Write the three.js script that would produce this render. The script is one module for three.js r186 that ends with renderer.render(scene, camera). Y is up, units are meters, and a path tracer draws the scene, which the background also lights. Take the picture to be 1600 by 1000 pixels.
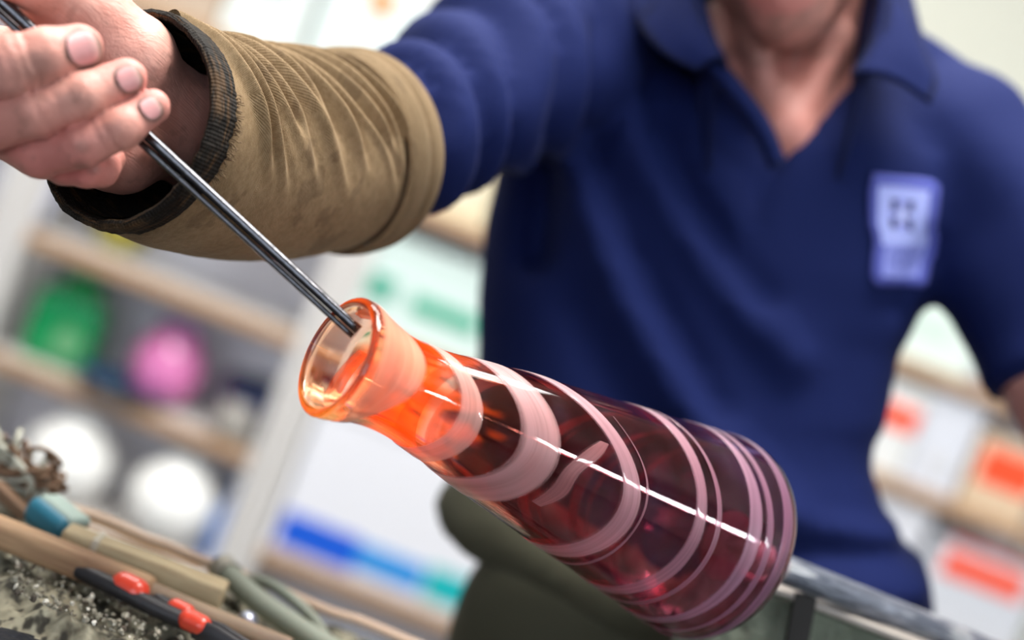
import * as THREE from 'three';
import { RoundedBoxGeometry } from 'three/addons/geometries/RoundedBoxGeometry.js';
import { mergeGeometries } from 'three/addons/utils/BufferGeometryUtils.js';
import { RectAreaLightUniformsLib } from 'three/addons/lights/RectAreaLightUniformsLib.js';

// ---------------------------------------------------------------- camera, sky, lamps, exposure
const scene = new THREE.Scene();
const renderer = new THREE.WebGLRenderer({ antialias: true });
renderer.toneMapping = THREE.LinearToneMapping;
renderer.toneMappingExposure = 1.0;
renderer.shadowMap.enabled = true;
RectAreaLightUniformsLib.init();

const camera = new THREE.PerspectiveCamera(25.06, 1.6, 0.05, 60);
const EYE = new THREE.Vector3(0, 1.12, 0);
const TURN = new THREE.Euler(-3 * Math.PI / 180, 0, 21.5 * Math.PI / 180, 'XYZ');
camera.position.copy(EYE);
camera.rotation.copy(TURN);
camera.focus = 0.745;
camera.userData.fStop = 2.3;
scene.add(camera);

scene.background = new THREE.Color().setRGB(3.7, 4.1, 4.7);   // overcast daylight outside the windows

// large lamps: [name, x, y, z, width, depth, intensity, colour]; each is a glowing panel with a light just under it
const CEILING = 3.1;
const PANELS = [
  [-0.10, -0.74, 1.4, 0.9, 28, [1.0, 0.97, 0.93]],
  [-0.60, -1.85, 2.7, 0.7, 10, [1.0, 0.97, 0.94]],
];
const TUBE = { at: [3.08, 2.05, 0.92], aim: [1, 0, 0], length: 1.6, width: 0.24, intensity: 48, color: [0.9, 0.96, 1.0] };

// ---------------------------------------------------------------- helpers
const V = (x, y, z) => new THREE.Vector3(x, y, z);
const F = 1000 / (2 * Math.tan(25.06 * Math.PI / 360));
// a point of the place, read off the photograph at a distance that was measured from the sizes of things
function W(px, py, d) { return V((px - 800) / F * d, (500 - py) / F * d, -d).applyEuler(TURN).add(EYE); }
function onPlane(px, py, z) { const r = W(px, py, 1).sub(EYE); return EYE.clone().addScaledVector(r, (z - EYE.z) / r.z); }
const clamp = (x, a = 0, b = 1) => Math.min(b, Math.max(a, x));
const smooth = (a, b, x) => { const t = clamp((x - a) / (b - a)); return t * t * (3 - 2 * t); };
const lerp = (a, b, t) => a + (b - a) * t;
function rng(seed) { return () => { seed = (seed + 0x6d2b79f5) | 0; let t = Math.imul(seed ^ (seed >>> 15), 1 | seed); t = (t + Math.imul(t ^ (t >>> 7), 61 | t)) ^ t; return ((t ^ (t >>> 14)) >>> 0) / 4294967296; }; }
function hash(x, y, z) { let h = (x * 374761393 + y * 668265263 + z * 2147483647) | 0; h = Math.imul(h ^ (h >>> 13), 1274126177); return ((h ^ (h >>> 16)) >>> 0) / 4294967296; }
function noise(x, y, z = 0) {
  const i = Math.floor(x), j = Math.floor(y), k = Math.floor(z); let u = x - i, v = y - j, w = z - k;
  u = u * u * (3 - 2 * u); v = v * v * (3 - 2 * v); w = w * w * (3 - 2 * w);
  const L = (a, b, t) => a + (b - a) * t;
  return L(L(L(hash(i, j, k), hash(i + 1, j, k), u), L(hash(i, j + 1, k), hash(i + 1, j + 1, k), u), v),
    L(L(hash(i, j, k + 1), hash(i + 1, j, k + 1), u), L(hash(i, j + 1, k + 1), hash(i + 1, j + 1, k + 1), u), v), w) * 2 - 1;
}
function fbm(x, y, z = 0, n = 4) { let s = 0, a = 0.5; for (let i = 0; i < n; i++) { s += a * noise(x, y, z); x = x * 2.03 + 7.1; y = y * 2.03 + 3.7; z = z * 2.03 + 1.3; a *= 0.5; } return s; }
function texture(w, h, fn, srgb = true, rx = 1, ry = 1) {   // tiling is mirrored, so seams do not show
  const data = new Uint8Array(w * h * 4);
  for (let y = 0; y < h; y++) for (let x = 0; x < w; x++) { const c = fn(x / w, y / h), o = (y * w + x) * 4; data[o] = clamp(c[0]) * 255; data[o + 1] = clamp(c[1]) * 255; data[o + 2] = clamp(c[2]) * 255; data[o + 3] = 255; }
  const t = new THREE.DataTexture(data, w, h); t.wrapS = t.wrapT = THREE.MirroredRepeatWrapping; t.magFilter = THREE.LinearFilter;
  if (srgb) t.colorSpace = THREE.SRGBColorSpace; t.repeat.set(rx, ry); t.needsUpdate = true; return t;
}
const mat = (o) => new THREE.MeshPhysicalMaterial({ roughness: 0.6, ...o });
const lin = (r, g, b) => new THREE.Color().setRGB(r, g, b);

const used = new Map();
function numbered(name) { const n = used.get(name) ?? 0; used.set(name, n + 1); return n ? name + '_' + String(n).padStart(3, '0') : name; }
function tag(o, label, category, group) { o.userData.label = label; if (category) o.userData.category = category; if (group) o.userData.group = group; return o; }
function thing(name, label, category, position = V(0, 0, 0), group) { const g = new THREE.Group(); g.name = numbered(name); g.position.copy(position); tag(g, label, category, group); scene.add(g); g.updateMatrixWorld(true); return g; }
function mesh(name, geometry, material, parent, label) {
  const m = new THREE.Mesh(geometry, material); m.name = numbered(name); m.castShadow = m.receiveShadow = true;
  if (label) m.userData.label = label; (parent ?? scene).add(m); return m;
}
function structure(name, geometry, material, parent) { const m = mesh(name, geometry, material, parent); m.userData.kind = 'structure'; return m; }
// geometry given in the place's own coordinates, moved into the frame of the thing that owns it
function own(geometry, parent) { parent.updateMatrixWorld(true); return geometry.applyMatrix4(parent.matrixWorld.clone().invert()); }
function box(w, h, d, x = 0, y = 0, z = 0, r = 0.004) { const g = r ? new RoundedBoxGeometry(w, h, d, 2, Math.min(r, w / 2.1, h / 2.1, d / 2.1)) : new THREE.BoxGeometry(w, h, d); g.translate(x, y, z); return g; }
function lathe(points, n = 48) { return new THREE.LatheGeometry(points.map(([r, y]) => new THREE.Vector2(Math.max(r, 1e-5), y)), n); }
const merge = (list) => mergeGeometries(list.map((g) => { const h = g.index ? g.toNonIndexed() : g; for (const k of Object.keys(h.attributes)) if (!['position', 'normal', 'uv'].includes(k)) h.deleteAttribute(k); return h; }));
function tube(points, radius, n = 60, sides = 12) { return new THREE.TubeGeometry(new THREE.CatmullRomCurve3(points), n, radius, sides); }
// a slab of even thickness over a grid of points (rows of equal length)
function sheet(rows, thick, closed = false) {
  const n = rows.length, m = rows[0].length, pos = [], uv = [], idx = [], at = (i, j) => rows[clamp(i, 0, n - 1)][clamp(j, 0, m - 1)];
  const normals = rows.map((r, i) => r.map((p, j) => V(0, 0, 0).crossVectors(at(i, j + 1).clone().sub(at(i, j - 1)), at(i + 1, j).clone().sub(at(i - 1, j))).normalize()));
  for (let s = 0; s < 2; s++) for (let i = 0; i < n; i++) for (let j = 0; j < m; j++) { const p = rows[i][j].clone().addScaledVector(normals[i][j], s ? -thick : 0); pos.push(p.x, p.y, p.z); uv.push(j / (m - 1), 1 - i / (n - 1)); }
  const q = (a, b, c, d) => idx.push(a, b, c, a, c, d), N = n * m;
  for (let i = 0; i < n - 1; i++) for (let j = 0; j < m - 1; j++) { const a = i * m + j; q(a, a + 1, a + m + 1, a + m); q(N + a + m, N + a + m + 1, N + a + 1, N + a); }
  for (let j = 0; j < m - 1; j++) { q(j + 1, j, N + j, N + j + 1); const a = (n - 1) * m + j; q(a, a + 1, N + a + 1, N + a); }
  for (let i = 0; i < n - 1; i++) { q(i * m, (i + 1) * m, N + (i + 1) * m, N + i * m); const a = i * m + m - 1; q(a + m, a, N + a, N + a + m); }
  const g = new THREE.BufferGeometry(); g.setAttribute('position', new THREE.Float32BufferAttribute(pos, 3)); g.setAttribute('uv', new THREE.Float32BufferAttribute(uv, 2)); g.setIndex(idx); g.computeVertexNormals(); return g;
}
// distance fields
function cap(p, a, b, ra, rb = ra) {
  const bx = b.x - a.x, by = b.y - a.y, bz = b.z - a.z, px = p.x - a.x, py = p.y - a.y, pz = p.z - a.z;
  const t = clamp((px * bx + py * by + pz * bz) / (bx * bx + by * by + bz * bz + 1e-12)), x = px - bx * t, y = py - by * t, z = pz - bz * t;
  return Math.sqrt(x * x + y * y + z * z) - (ra + (rb - ra) * t);
}
function ell(x, y, z, a, b, c) { const k = Math.hypot(x / a, y / b, z / c), l = Math.hypot(x / a / a, y / b / b, z / c / c); return l < 1e-9 ? -Math.min(a, b, c) : k * (k - 1) / l; }
function smin(a, b, k) { const h = Math.max(k - Math.abs(a - b), 0) / k; return Math.min(a, b) - h * h * k * 0.25; }
const smax = (a, b, k) => -smin(-a, -b, k);
// surface nets: one smooth closed surface where the field is zero
function skin(field, lo, hi, cell) {
  const nx = Math.ceil((hi.x - lo.x) / cell) + 1, ny = Math.ceil((hi.y - lo.y) / cell) + 1, nz = Math.ceil((hi.z - lo.z) / cell) + 1;
  const D = new Float32Array(nx * ny * nz), at = (i, j, k) => (k * ny + j) * nx + i, p = V(0, 0, 0), B = 4;
  for (let K = 0; K < nz; K += B) for (let J = 0; J < ny; J += B) for (let I = 0; I < nx; I += B) {
    const c = field(p.set(lo.x + (I + 1.5) * cell, lo.y + (J + 1.5) * cell, lo.z + (K + 1.5) * cell)), far = Math.abs(c) > cell * 5.5;
    for (let k = K; k < Math.min(K + B, nz); k++) for (let j = J; j < Math.min(J + B, ny); j++) for (let i = I; i < Math.min(I + B, nx); i++)
      D[at(i, j, k)] = far ? c : field(p.set(lo.x + i * cell, lo.y + j * cell, lo.z + k * cell));
  }
  const id = new Int32Array(nx * ny * nz).fill(-1), pos = [], idx = [];
  const E = [[0, 1], [0, 2], [0, 4], [1, 3], [1, 5], [2, 3], [2, 6], [3, 7], [4, 5], [4, 6], [5, 7], [6, 7]], d = new Float32Array(8);
  for (let k = 0; k < nz - 1; k++) for (let j = 0; j < ny - 1; j++) for (let i = 0; i < nx - 1; i++) {
    let m = 0; for (let c = 0; c < 8; c++) { d[c] = D[at(i + (c & 1), j + ((c >> 1) & 1), k + (c >> 2))]; if (d[c] < 0) m |= 1 << c; }
    if (m === 0 || m === 255) continue;
    let x = 0, y = 0, z = 0, n = 0;
    for (const [a, b] of E) if ((d[a] < 0) !== (d[b] < 0)) { const t = d[a] / (d[a] - d[b]); x += lerp(a & 1, b & 1, t); y += lerp((a >> 1) & 1, (b >> 1) & 1, t); z += lerp(a >> 2, b >> 2, t); n++; }
    id[at(i, j, k)] = pos.length / 3; pos.push(lo.x + (i + x / n) * cell, lo.y + (j + y / n) * cell, lo.z + (k + z / n) * cell);
  }
  const quad = (a, b, c, e, flip) => { if (a < 0 || b < 0 || c < 0 || e < 0) return; flip ? idx.push(a, c, b, a, e, c) : idx.push(a, b, c, a, c, e); };
  for (let k = 1; k < nz - 1; k++) for (let j = 1; j < ny - 1; j++) for (let i = 1; i < nx - 1; i++) {
    const s = D[at(i, j, k)] < 0;
    if (s !== D[at(i + 1, j, k)] < 0) quad(id[at(i, j - 1, k - 1)], id[at(i, j, k - 1)], id[at(i, j, k)], id[at(i, j - 1, k)], !s);
    if (s !== D[at(i, j + 1, k)] < 0) quad(id[at(i - 1, j, k - 1)], id[at(i - 1, j, k)], id[at(i, j, k)], id[at(i, j, k - 1)], !s);
    if (s !== D[at(i, j, k + 1)] < 0) quad(id[at(i - 1, j - 1, k)], id[at(i, j - 1, k)], id[at(i, j, k)], id[at(i - 1, j, k)], !s);
  }
  const g = new THREE.BufferGeometry(); g.setAttribute('position', new THREE.Float32BufferAttribute(pos, 3)); g.setIndex(idx); g.computeVertexNormals();
  return g;
}
// uv in metres from the side each vertex faces, in the place's own axes
function boxUV(g) {
  const p = g.attributes.position, n = g.attributes.normal, uv = new Float32Array(p.count * 2);
  for (let i = 0; i < p.count; i++) { const ax = Math.abs(n.getX(i)), ay = Math.abs(n.getY(i)), az = Math.abs(n.getZ(i)); const [u, v] = ay > ax && ay > az ? [p.getX(i), p.getZ(i)] : ax > az ? [p.getZ(i), p.getY(i)] : [p.getX(i), p.getY(i)]; uv[2 * i] = u; uv[2 * i + 1] = v; }
  g.setAttribute('uv', new THREE.BufferAttribute(uv, 2)); return g;
}
// uv in metres on slanted axes: no seams on rounded bodies
function slantUV(g) { const p = g.attributes.position, uv = new Float32Array(p.count * 2); for (let i = 0; i < p.count; i++) { uv[2 * i] = p.getX(i) * 0.85 + p.getZ(i) * 0.75 + p.getY(i) * 0.15; uv[2 * i + 1] = p.getY(i) * 0.85 - p.getZ(i) * 0.6 - p.getX(i) * 0.2; } g.setAttribute('uv', new THREE.BufferAttribute(uv, 2)); return g; }
function paint(g, fn) { const p = g.attributes.position, c = new Float32Array(p.count * 3), v = V(0, 0, 0); for (let i = 0; i < p.count; i++) fn(v.fromBufferAttribute(p, i)).toArray(c, i * 3); g.setAttribute('color', new THREE.BufferAttribute(c, 3)); return g; }
// from outside along a direction onto the zero surface of a field
function land(field, from, towards, reach = 0.3) { const p = from.clone(); let t = 0; for (let i = 0; i < 200 && t < reach; i++) { const d = field(p); if (d < 1e-5) break; const s = Math.max(d * 0.6, 1e-5); p.addScaledVector(towards, s); t += s; } return p; }
// ---------------------------------------------------------------- the room
const plaster = mat({ color: lin(0.72, 0.72, 0.62), roughness: 0.9, bumpMap: texture(256, 256, (u, v) => { const n = 0.5 + 0.5 * fbm(u * 24, v * 24); return [n, n, n]; }, false), bumpScale: 0.002 });
const whitewash = mat({ color: lin(0.45, 0.44, 0.42), roughness: 0.92 });
const concrete = mat({ roughness: 0.85, map: texture(512, 512, (u, v) => { const n = 0.34 + 0.12 * fbm(u * 12, v * 12, 3, 5) + 0.05 * noise(u * 160, v * 160); return [n, n * 0.98, n * 0.96]; }) });
const X0 = -4, X1 = 4, Z0 = -3.75, Z1 = 4.2, TH = 0.2;
structure('floor', box(X1 - X0 + 2 * TH, TH, Z1 - Z0 + 2 * TH, 0, -TH / 2, (Z0 + Z1) / 2, 0), concrete);
structure('ceiling', box(X1 - X0 + 2 * TH, TH, Z1 - Z0 + 2 * TH, 0, CEILING + TH / 2, (Z0 + Z1) / 2, 0), whitewash);
structure('wall_back', box(X1 - X0 + 2 * TH, CEILING, TH, 0, CEILING / 2, Z0 - TH / 2, 0), plaster);
structure('wall_right', box(TH, CEILING, Z1 - Z0, X1 + TH / 2, CEILING / 2, (Z0 + Z1) / 2, 0), whitewash);
// a wall with one window opening: [centre, width, sill height, head height]
function windowWall(name, along, place, from, to, openings) {
  const list = []; const put = (a, b, y0, y1) => { if (b - a > 0.01 && y1 - y0 > 0.01) list.push(along === 'x' ? box(b - a, y1 - y0, TH, (a + b) / 2, (y0 + y1) / 2, place, 0) : box(TH, y1 - y0, b - a, place, (y0 + y1) / 2, (a + b) / 2, 0)); };
  let at = from; for (const [c, w, y0, y1] of openings) { put(at, c - w / 2, 0, CEILING); put(c - w / 2, c + w / 2, 0, y0); put(c - w / 2, c + w / 2, y1, CEILING); at = c + w / 2; } put(at, to, 0, CEILING);
  structure(name, merge(list), whitewash);
  openings.forEach(([c, w, y0, y1]) => {
    const g = new THREE.Group(); g.name = numbered('window'); g.userData.kind = 'structure'; g.position.set(along === 'x' ? c : place, y0, along === 'x' ? place : c); if (along === 'z') g.rotation.y = Math.PI / 2; scene.add(g);
    const h = y1 - y0, fr = [box(w, 0.06, 0.07, 0, 0.03, 0), box(w, 0.06, 0.07, 0, h - 0.03, 0)]; for (let i = 0; i <= 4; i++) fr.push(box(0.05, h, 0.07, -w / 2 + 0.025 + i * (w - 0.05) / 4, h / 2, 0)); fr.push(box(w, 0.04, 0.06, 0, h * 0.5, 0));
    mesh('window_frame', merge(fr), mat({ color: lin(0.5, 0.5, 0.48) }), g);
    mesh('window_pane', new THREE.PlaneGeometry(w - 0.04, h - 0.04).translate(0, h / 2, 0), mat({ color: 0xffffff, transmission: 1, roughness: 0, thickness: 0 }), g);
  });
}
structure('wall_left', box(TH, CEILING, Z1 - Z0, X0 - TH / 2, CEILING / 2, (Z0 + Z1) / 2, 0), whitewash);
// long daylight window added behind the camera to fill the shelves from the front
windowWall('wall_front', 'x', Z1 + TH / 2, X0 - TH, X1 + TH, [[-0.9, 5.2, 0.9, 2.7]]);

const housing = mat({ color: lin(0.7, 0.7, 0.7), roughness: 0.5 });
PANELS.forEach(([x, z, w, d, power, c], i) => {
  const t = thing('ceiling_light', ['broad flat ceiling light above the glassblower', 'long narrow ceiling light in front of the shelves'][i], 'ceiling light', V(x, CEILING, z));
  mesh('light_frame', merge([box(w + 0.08, 0.05, 0.04, 0, -0.025, d / 2 + 0.02), box(w + 0.08, 0.05, 0.04, 0, -0.025, -d / 2 - 0.02), box(0.04, 0.05, d, w / 2 + 0.02, -0.025, 0), box(0.04, 0.05, d, -w / 2 - 0.02, -0.025, 0)]), housing, t);
  mesh('light_diffuser', box(w, 0.02, d, 0, -0.025, 0, 0), mat({ color: 0xffffff, emissive: lin(...c), emissiveIntensity: 2.0 }), t);
  const l = new THREE.RectAreaLight(lin(...c), power, w, d); l.position.set(x, CEILING - 0.045, z); l.rotation.x = -Math.PI / 2; l.name = 'ceiling_light_glow'; scene.add(l);
});
{
  const a = V(...TUBE.aim).normalize(), at = V(...TUBE.at), t = thing('tube_lamp', 'single long fluorescent lamp with a flat diffuser, hanging at the right behind the camera', 'lamp', at);
  // hung tilted, so that its diffuser looks towards the bench
  const z = V(0, 0.4, 0.9).normalize(), y = V(0, 0, 0).crossVectors(z, a), M = new THREE.Matrix4().makeBasis(a, y, z); t.quaternion.setFromRotationMatrix(M); t.updateMatrixWorld(true);
  mesh('lamp_housing', box(TUBE.length + 0.06, TUBE.width + 0.02, 0.05, 0, 0, 0.032), housing, t);
  mesh('lamp_diffuser', box(TUBE.length, TUBE.width, 0.012, 0, 0, 0, 0), mat({ color: 0xffffff, emissive: lin(...TUBE.color), emissiveIntensity: 6 }), t);
  for (const s of [-1, 1]) { const p = at.clone().add(V(s * 0.5, 0.04, 0.04)); mesh('hanging_wire', own(new THREE.CylinderGeometry(0.003, 0.003, CEILING - p.y, 6).translate(p.x, (CEILING + p.y) / 2, p.z), t), housing, t); }
  const l = new THREE.RectAreaLight(lin(...TUBE.color), TUBE.intensity, TUBE.length, TUBE.width); l.name = 'tube_lamp_glow'; l.position.copy(at).addScaledVector(z, -0.012); l.quaternion.setFromRotationMatrix(M); scene.add(l);
}
// ---------------------------------------------------------------- the glass vessel and the pipe that carries it
const MOUTH = W(530, 558, 0.70), BASE = W(1100, 836, 0.85), LONG = MOUTH.distanceTo(BASE), AXIS = BASE.clone().sub(MOUTH).normalize();
const PROFILE = [[0, 0.0316], [0.02, 0.0308], [0.05, 0.0283], [0.085, 0.0261], [0.12, 0.0252], [0.16, 0.0254], [0.21, 0.0272], [0.28, 0.0306], [0.385, 0.0362], [0.5, 0.0412], [0.6, 0.0453], [0.725, 0.0503], [0.88, 0.0572], [0.96, 0.0607], [1.0, 0.0616]];
function radiusAt(f) {   // Catmull-Rom through the profile
  let i = 0; while (i < PROFILE.length - 2 && PROFILE[i + 1][0] < f) i++;
  const P = (k) => PROFILE[clamp(k, 0, PROFILE.length - 1)], [x0, y0] = P(i), [x1, y1] = P(i + 1), t = clamp((f - x0) / (x1 - x0)), h = x1 - x0;
  const m0 = i > 0 ? (y1 - P(i - 1)[1]) / (x1 - P(i - 1)[0]) * h : (y1 - y0), m1 = i < PROFILE.length - 2 ? (P(i + 2)[1] - y0) / (P(i + 2)[0] - x0) * h : (y1 - y0);
  return (2 * t ** 3 - 3 * t * t + 1) * y0 + (t ** 3 - 2 * t * t + t) * m0 + (3 * t * t - 2 * t ** 3) * y1 + (t ** 3 - t * t) * m1;
}
const vessel = thing('glass_vessel', 'hot glass bottle with glowing orange flared mouth and pale pink swirls on ruby', 'vase', MOUTH);
{
  // local frame: +y along the axis from mouth to base, +x towards the camera
  const toEye = EYE.clone().sub(MOUTH), x = toEye.addScaledVector(AXIS, -toEye.dot(AXIS)).normalize(), z = V(0, 0, 0).crossVectors(x, AXIS);
  vessel.quaternion.setFromRotationMatrix(new THREE.Matrix4().makeBasis(x, AXIS, z));
  vessel.updateMatrixWorld(true);
}
const LIPWALL = 0.0032;
{
  // colour of the glass itself along its length: clear at the hot lip, red orange at the neck, ruby, then plum at the base
  const STOPS = [[0, [1.0, 0.66, 0.45]], [0.04, [1.0, 0.78, 0.62]], [0.09, [1.0, 0.45, 0.22]], [0.14, [1.0, 0.24, 0.06]], [0.185, [1.0, 0.24, 0.06]], [0.22, [0.98, 0.80, 0.74]], [0.27, [0.96, 0.70, 0.62]], [0.31, [0.85, 0.24, 0.12]], [0.38, [0.84, 0.20, 0.14]], [0.5, [0.80, 0.12, 0.15]], [0.7, [0.82, 0.17, 0.25]], [0.85, [0.76, 0.26, 0.36]], [1.0, [0.76, 0.34, 0.50]], [1.2, [0.72, 0.36, 0.54]]];
  const tint = (f) => { let i = 0; while (i < STOPS.length - 2 && STOPS[i + 1][0] < f) i++; const t = clamp((f - STOPS[i][0]) / (STOPS[i + 1][0] - STOPS[i][0])), a = STOPS[i][1], b = STOPS[i + 1][1]; return lin(lerp(a[0], b[0], t), lerp(a[1], b[1], t), lerp(a[2], b[2], t)); };
  const outer = [], inner = [], N = 120;
  for (let i = 0; i <= N; i++) { const f = i / N; outer.push([radiusAt(f), f * LONG]); }
  for (let i = 1; i <= 24; i++) { const a = i / 24 * Math.PI / 2, R = 0.0616; outer.push([R - 0.024 + 0.024 * Math.cos(a), LONG + 0.024 * Math.sin(a)]); }
  outer.push([0.02, LONG + 0.0245], [0, LONG + 0.0248]);
  for (let i = 0; i <= N; i++) { const f = i / N; inner.push([radiusAt(f) - LIPWALL * (1 + 0.5 * smooth(0.1, 0.6, f) + 0.55 * smooth(0.07, 0.005, f)), f * LONG]); }
  for (let i = 1; i <= 16; i++) { const a = i / 16 * Math.PI / 2, R = inner[N][0]; inner.push([R - 0.02 + 0.02 * Math.cos(a), LONG + 0.016 * Math.sin(a)]); }
  inner.push([0, LONG + 0.0162]);
  const colour = (g) => paint(g, (p) => { const an = Math.atan2(p.z, p.x); const f = p.y / LONG, c = tint(f + 0.03 * Math.sin(an + 1) + 0.012 * fbm(p.x * 60, p.y * 25, p.z * 60)), n = fbm(Math.cos(an) * 1.6 + 3, Math.sin(an) * 1.6, f * 16 + an * 0.5 * Math.sign(Math.PI - Math.abs(an)), 4), k = smooth(0.25, 0.4, f); return k > 0 ? c.lerp(n > 0 ? lin(0.93, 0.55, 0.60) : lin(0.36, 0.02, 0.03), k * smooth(0.02, 0.35, Math.abs(n)) * 0.75) : c; });
  // one closed wall: outside, base, and back up the inside; the lip closes it
  const wallG = colour(lathe([...outer, ...inner.slice().reverse(), ...[7, 6, 5, 4, 3, 2, 1].map((k) => [0.0316 - LIPWALL * 0.775 * (1 - Math.cos(k / 8 * Math.PI)), -0.0024 * Math.sin(k / 8 * Math.PI)]), [0.0316, 0]], 160));
  { const p = wallG.attributes.position, uv = []; for (let i = 0; i < p.count; i++) uv.push(Math.atan2(p.getZ(i), p.getX(i)) / (2 * Math.PI) + 0.5, p.getY(i) / LONG / 1.2 + 0.02); wallG.setAttribute('uv', new THREE.Float32BufferAttribute(uv, 2)); }
  // the hot glass still glows: most at the neck and in streaks drawn out along it
  const heat = texture(256, 512, (u, v) => { const f = (v - 0.02) * 1.2, a = u * 2 * Math.PI, n = fbm(Math.cos(a) * 3, Math.sin(a) * 3, f * 9, 3), y = smooth(0.06, 0.01, f) * smooth(0.75, 0.0, Math.abs(Math.sin(a / 2 - Math.PI / 4 + 0.1))) * (0.7 + n); const h = (0.55 * y + 1.0 * smooth(0.07, 0.13, f + 0.05 * n) * (1 - smooth(0.18, 0.235, f + 0.2 * n))) * (0.75 + 0.6 * n) + 0.05 * (1 - smooth(0.05, 0.32, f)); return [h, h * (0.115 + 0.34 * y), h * (0.006 + 0.05 * y)]; }, false);
  const glass = mat({ color: 0xffffff, vertexColors: true, transmission: 0.99, thickness: 0.003, roughness: 0.005, ior: 1.5, emissive: 0xffffff, emissiveMap: heat, emissiveIntensity: 0.5 });
  mesh('glass_wall', wallG, glass, vessel, 'clear tinted glass wall, glowing orange at the neck and ruby below');
  // helical bands of opal glass laid into the wall
  // along: [turns, place along the axis, width]; a turn starts at the upper edge and comes down over the front
  function band(along, lift, colourAt, n = 110) {
    const t0 = along[0][0], t1 = along[along.length - 1][0], path = new THREE.CatmullRomCurve3(along.map(([t, f, w]) => V(t, f * 10, w * 10)), false, 'catmullrom', 0.5), M = Math.round(n * (t1 - t0)), K = 10;
    const pos = [], col = [], uv = [], idx = [];
    for (let i = 0; i <= M; i++) {
      const q = path.getPoint(i / M), th = Math.PI / 2 - q.x * 2 * Math.PI, c = colourAt(q.x);
      for (let k = 0; k <= K; k++) {
        const e = k / K * 2 - 1, f = clamp(q.y / 10 + e * q.z / 20 + 0.008 * noise(q.x * 5, k * 0.25, t0 * 9), 0.004, 1.04), fr = Math.min(f, 1), r = (f > 1 ? 0.0616 - 0.024 + 0.024 * Math.sqrt(Math.max(0, 1 - ((f - 1) * LONG / 0.024) ** 2)) : radiusAt(f)) + lift + 0.00035 * (1 - e ** 4);
        pos.push(r * Math.cos(th), f * LONG, r * Math.sin(th)); uv.push(k / K, q.x * 4); const s = 0.95 + 0.1 * noise(q.x * 9, k * 0.8, 3); col.push(...c.map((x) => clamp(x * s)));
      }
    }
    for (let i = 0; i < M; i++) for (let k = 0; k < K; k++) { const a = i * (K + 1) + k; idx.push(a, a + 1, a + K + 1, a + 1, a + K + 2, a + K + 1); }
    const g = new THREE.BufferGeometry(); g.setAttribute('position', new THREE.Float32BufferAttribute(pos, 3)); g.setAttribute('color', new THREE.Float32BufferAttribute(col, 3)); g.setAttribute('uv', new THREE.Float32BufferAttribute(uv, 2)); g.setIndex(idx); g.computeVertexNormals(); return g;
  }
  // the opal thins out to nothing at its drawn edges and in fine threads along it
  const thin = texture(128, 1024, (u, v) => { const e = Math.abs(u * 2 - 1), n = 0.5 * fbm(u * 14, v * 7, 2, 3), k = smooth(1.0, 0.66, e + 0.35 * n) * (0.9 + 0.5 * n) * 0.95; return [k, k, k]; }, false, 1, 0.12);
  const opal = mat({ color: 0xffffff, vertexColors: true, alphaMap: thin, transparent: true, roughness: 0.5, transmission: 0.45, thickness: 0, clearcoat: 1, clearcoatRoughness: 0.02 });
  const mix3 = (a, b, t) => a.map((x, i) => lerp(x, b[i], clamp(t)));
  const COL = [[0, [1.0, 0.32, 0.17]], [0.6, [1.0, 0.34, 0.20]], [1.2, [0.97, 0.50, 0.42]], [1.7, [0.92, 0.47, 0.42]], [2.3, [0.84, 0.43, 0.44]], [3.3, [0.74, 0.36, 0.42]], [4.3, [0.55, 0.24, 0.32]], [5.3, [0.50, 0.24, 0.36]], [6.2, [0.34, 0.13, 0.24]]];
  const pale = (t) => { let i = 0; while (i < COL.length - 2 && COL[i + 1][0] < t) i++; return mix3(COL[i][1], COL[i + 1][1], (t - COL[i][0]) / (COL[i + 1][0] - COL[i][0])); };
  mesh('swirl_band', band([[0.75, 0.13, 0.012], [1, 0.165, 0.035], [1.25, 0.24, 0.062], [1.5, 0.215, 0.065], [1.75, 0.25, 0.06], [2, 0.285, 0.085], [2.25, 0.392, 0.092], [2.5, 0.325, 0.11], [2.75, 0.34, 0.07], [3, 0.41, 0.05], [3.25, 0.617, 0.060], [3.5, 0.59, 0.068], [3.75, 0.62, 0.04], [4, 0.685, 0.03], [4.25, 0.79, 0.030], [4.5, 0.765, 0.035], [4.75, 0.78, 0.03], [5, 0.85, 0.03], [5.25, 0.92, 0.042], [5.5, 0.90, 0.04], [5.75, 0.93, 0.03], [6, 0.97, 0.025], [6.25, 1.005, 0.03], [6.6, 1.0, 0.005]], 0.0002, pale), opal, vessel, 'pale peach to mauve helical band, broad near the mouth');
  mesh('swirl_band', band([[-0.1, 0.03, 0.02], [0.04, 0.05, 0.09], [0.15, 0.066, 0.13], [0.25, 0.066, 0.12], [0.34, 0.05, 0.08], [0.42, 0.045, 0.03], [0.6, 0.06, 0.03], [0.8, 0.09, 0.02]], 0.00025, (t) => mix3([1.0, 0.36, 0.22], [1.0, 0.40, 0.24], t)), mat({ color: 0xffffff, vertexColors: true, alphaMap: thin, transparent: true, roughness: 0.5, transmission: 0.15, thickness: 0, clearcoat: 1, clearcoatRoughness: 0.02 }), vessel, 'broad salmon patch just inside the lip');
  mesh('swirl_band', band([[3.17, 0.525, 0.03], [3.2, 0.505, 0.05], [3.25, 0.475, 0.048], [3.3, 0.472, 0.055], [3.35, 0.455, 0.04]], 0.0003, () => [0.50, 0.17, 0.18]), opal, vessel, 'short crooked pink streak between the bands');
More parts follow.
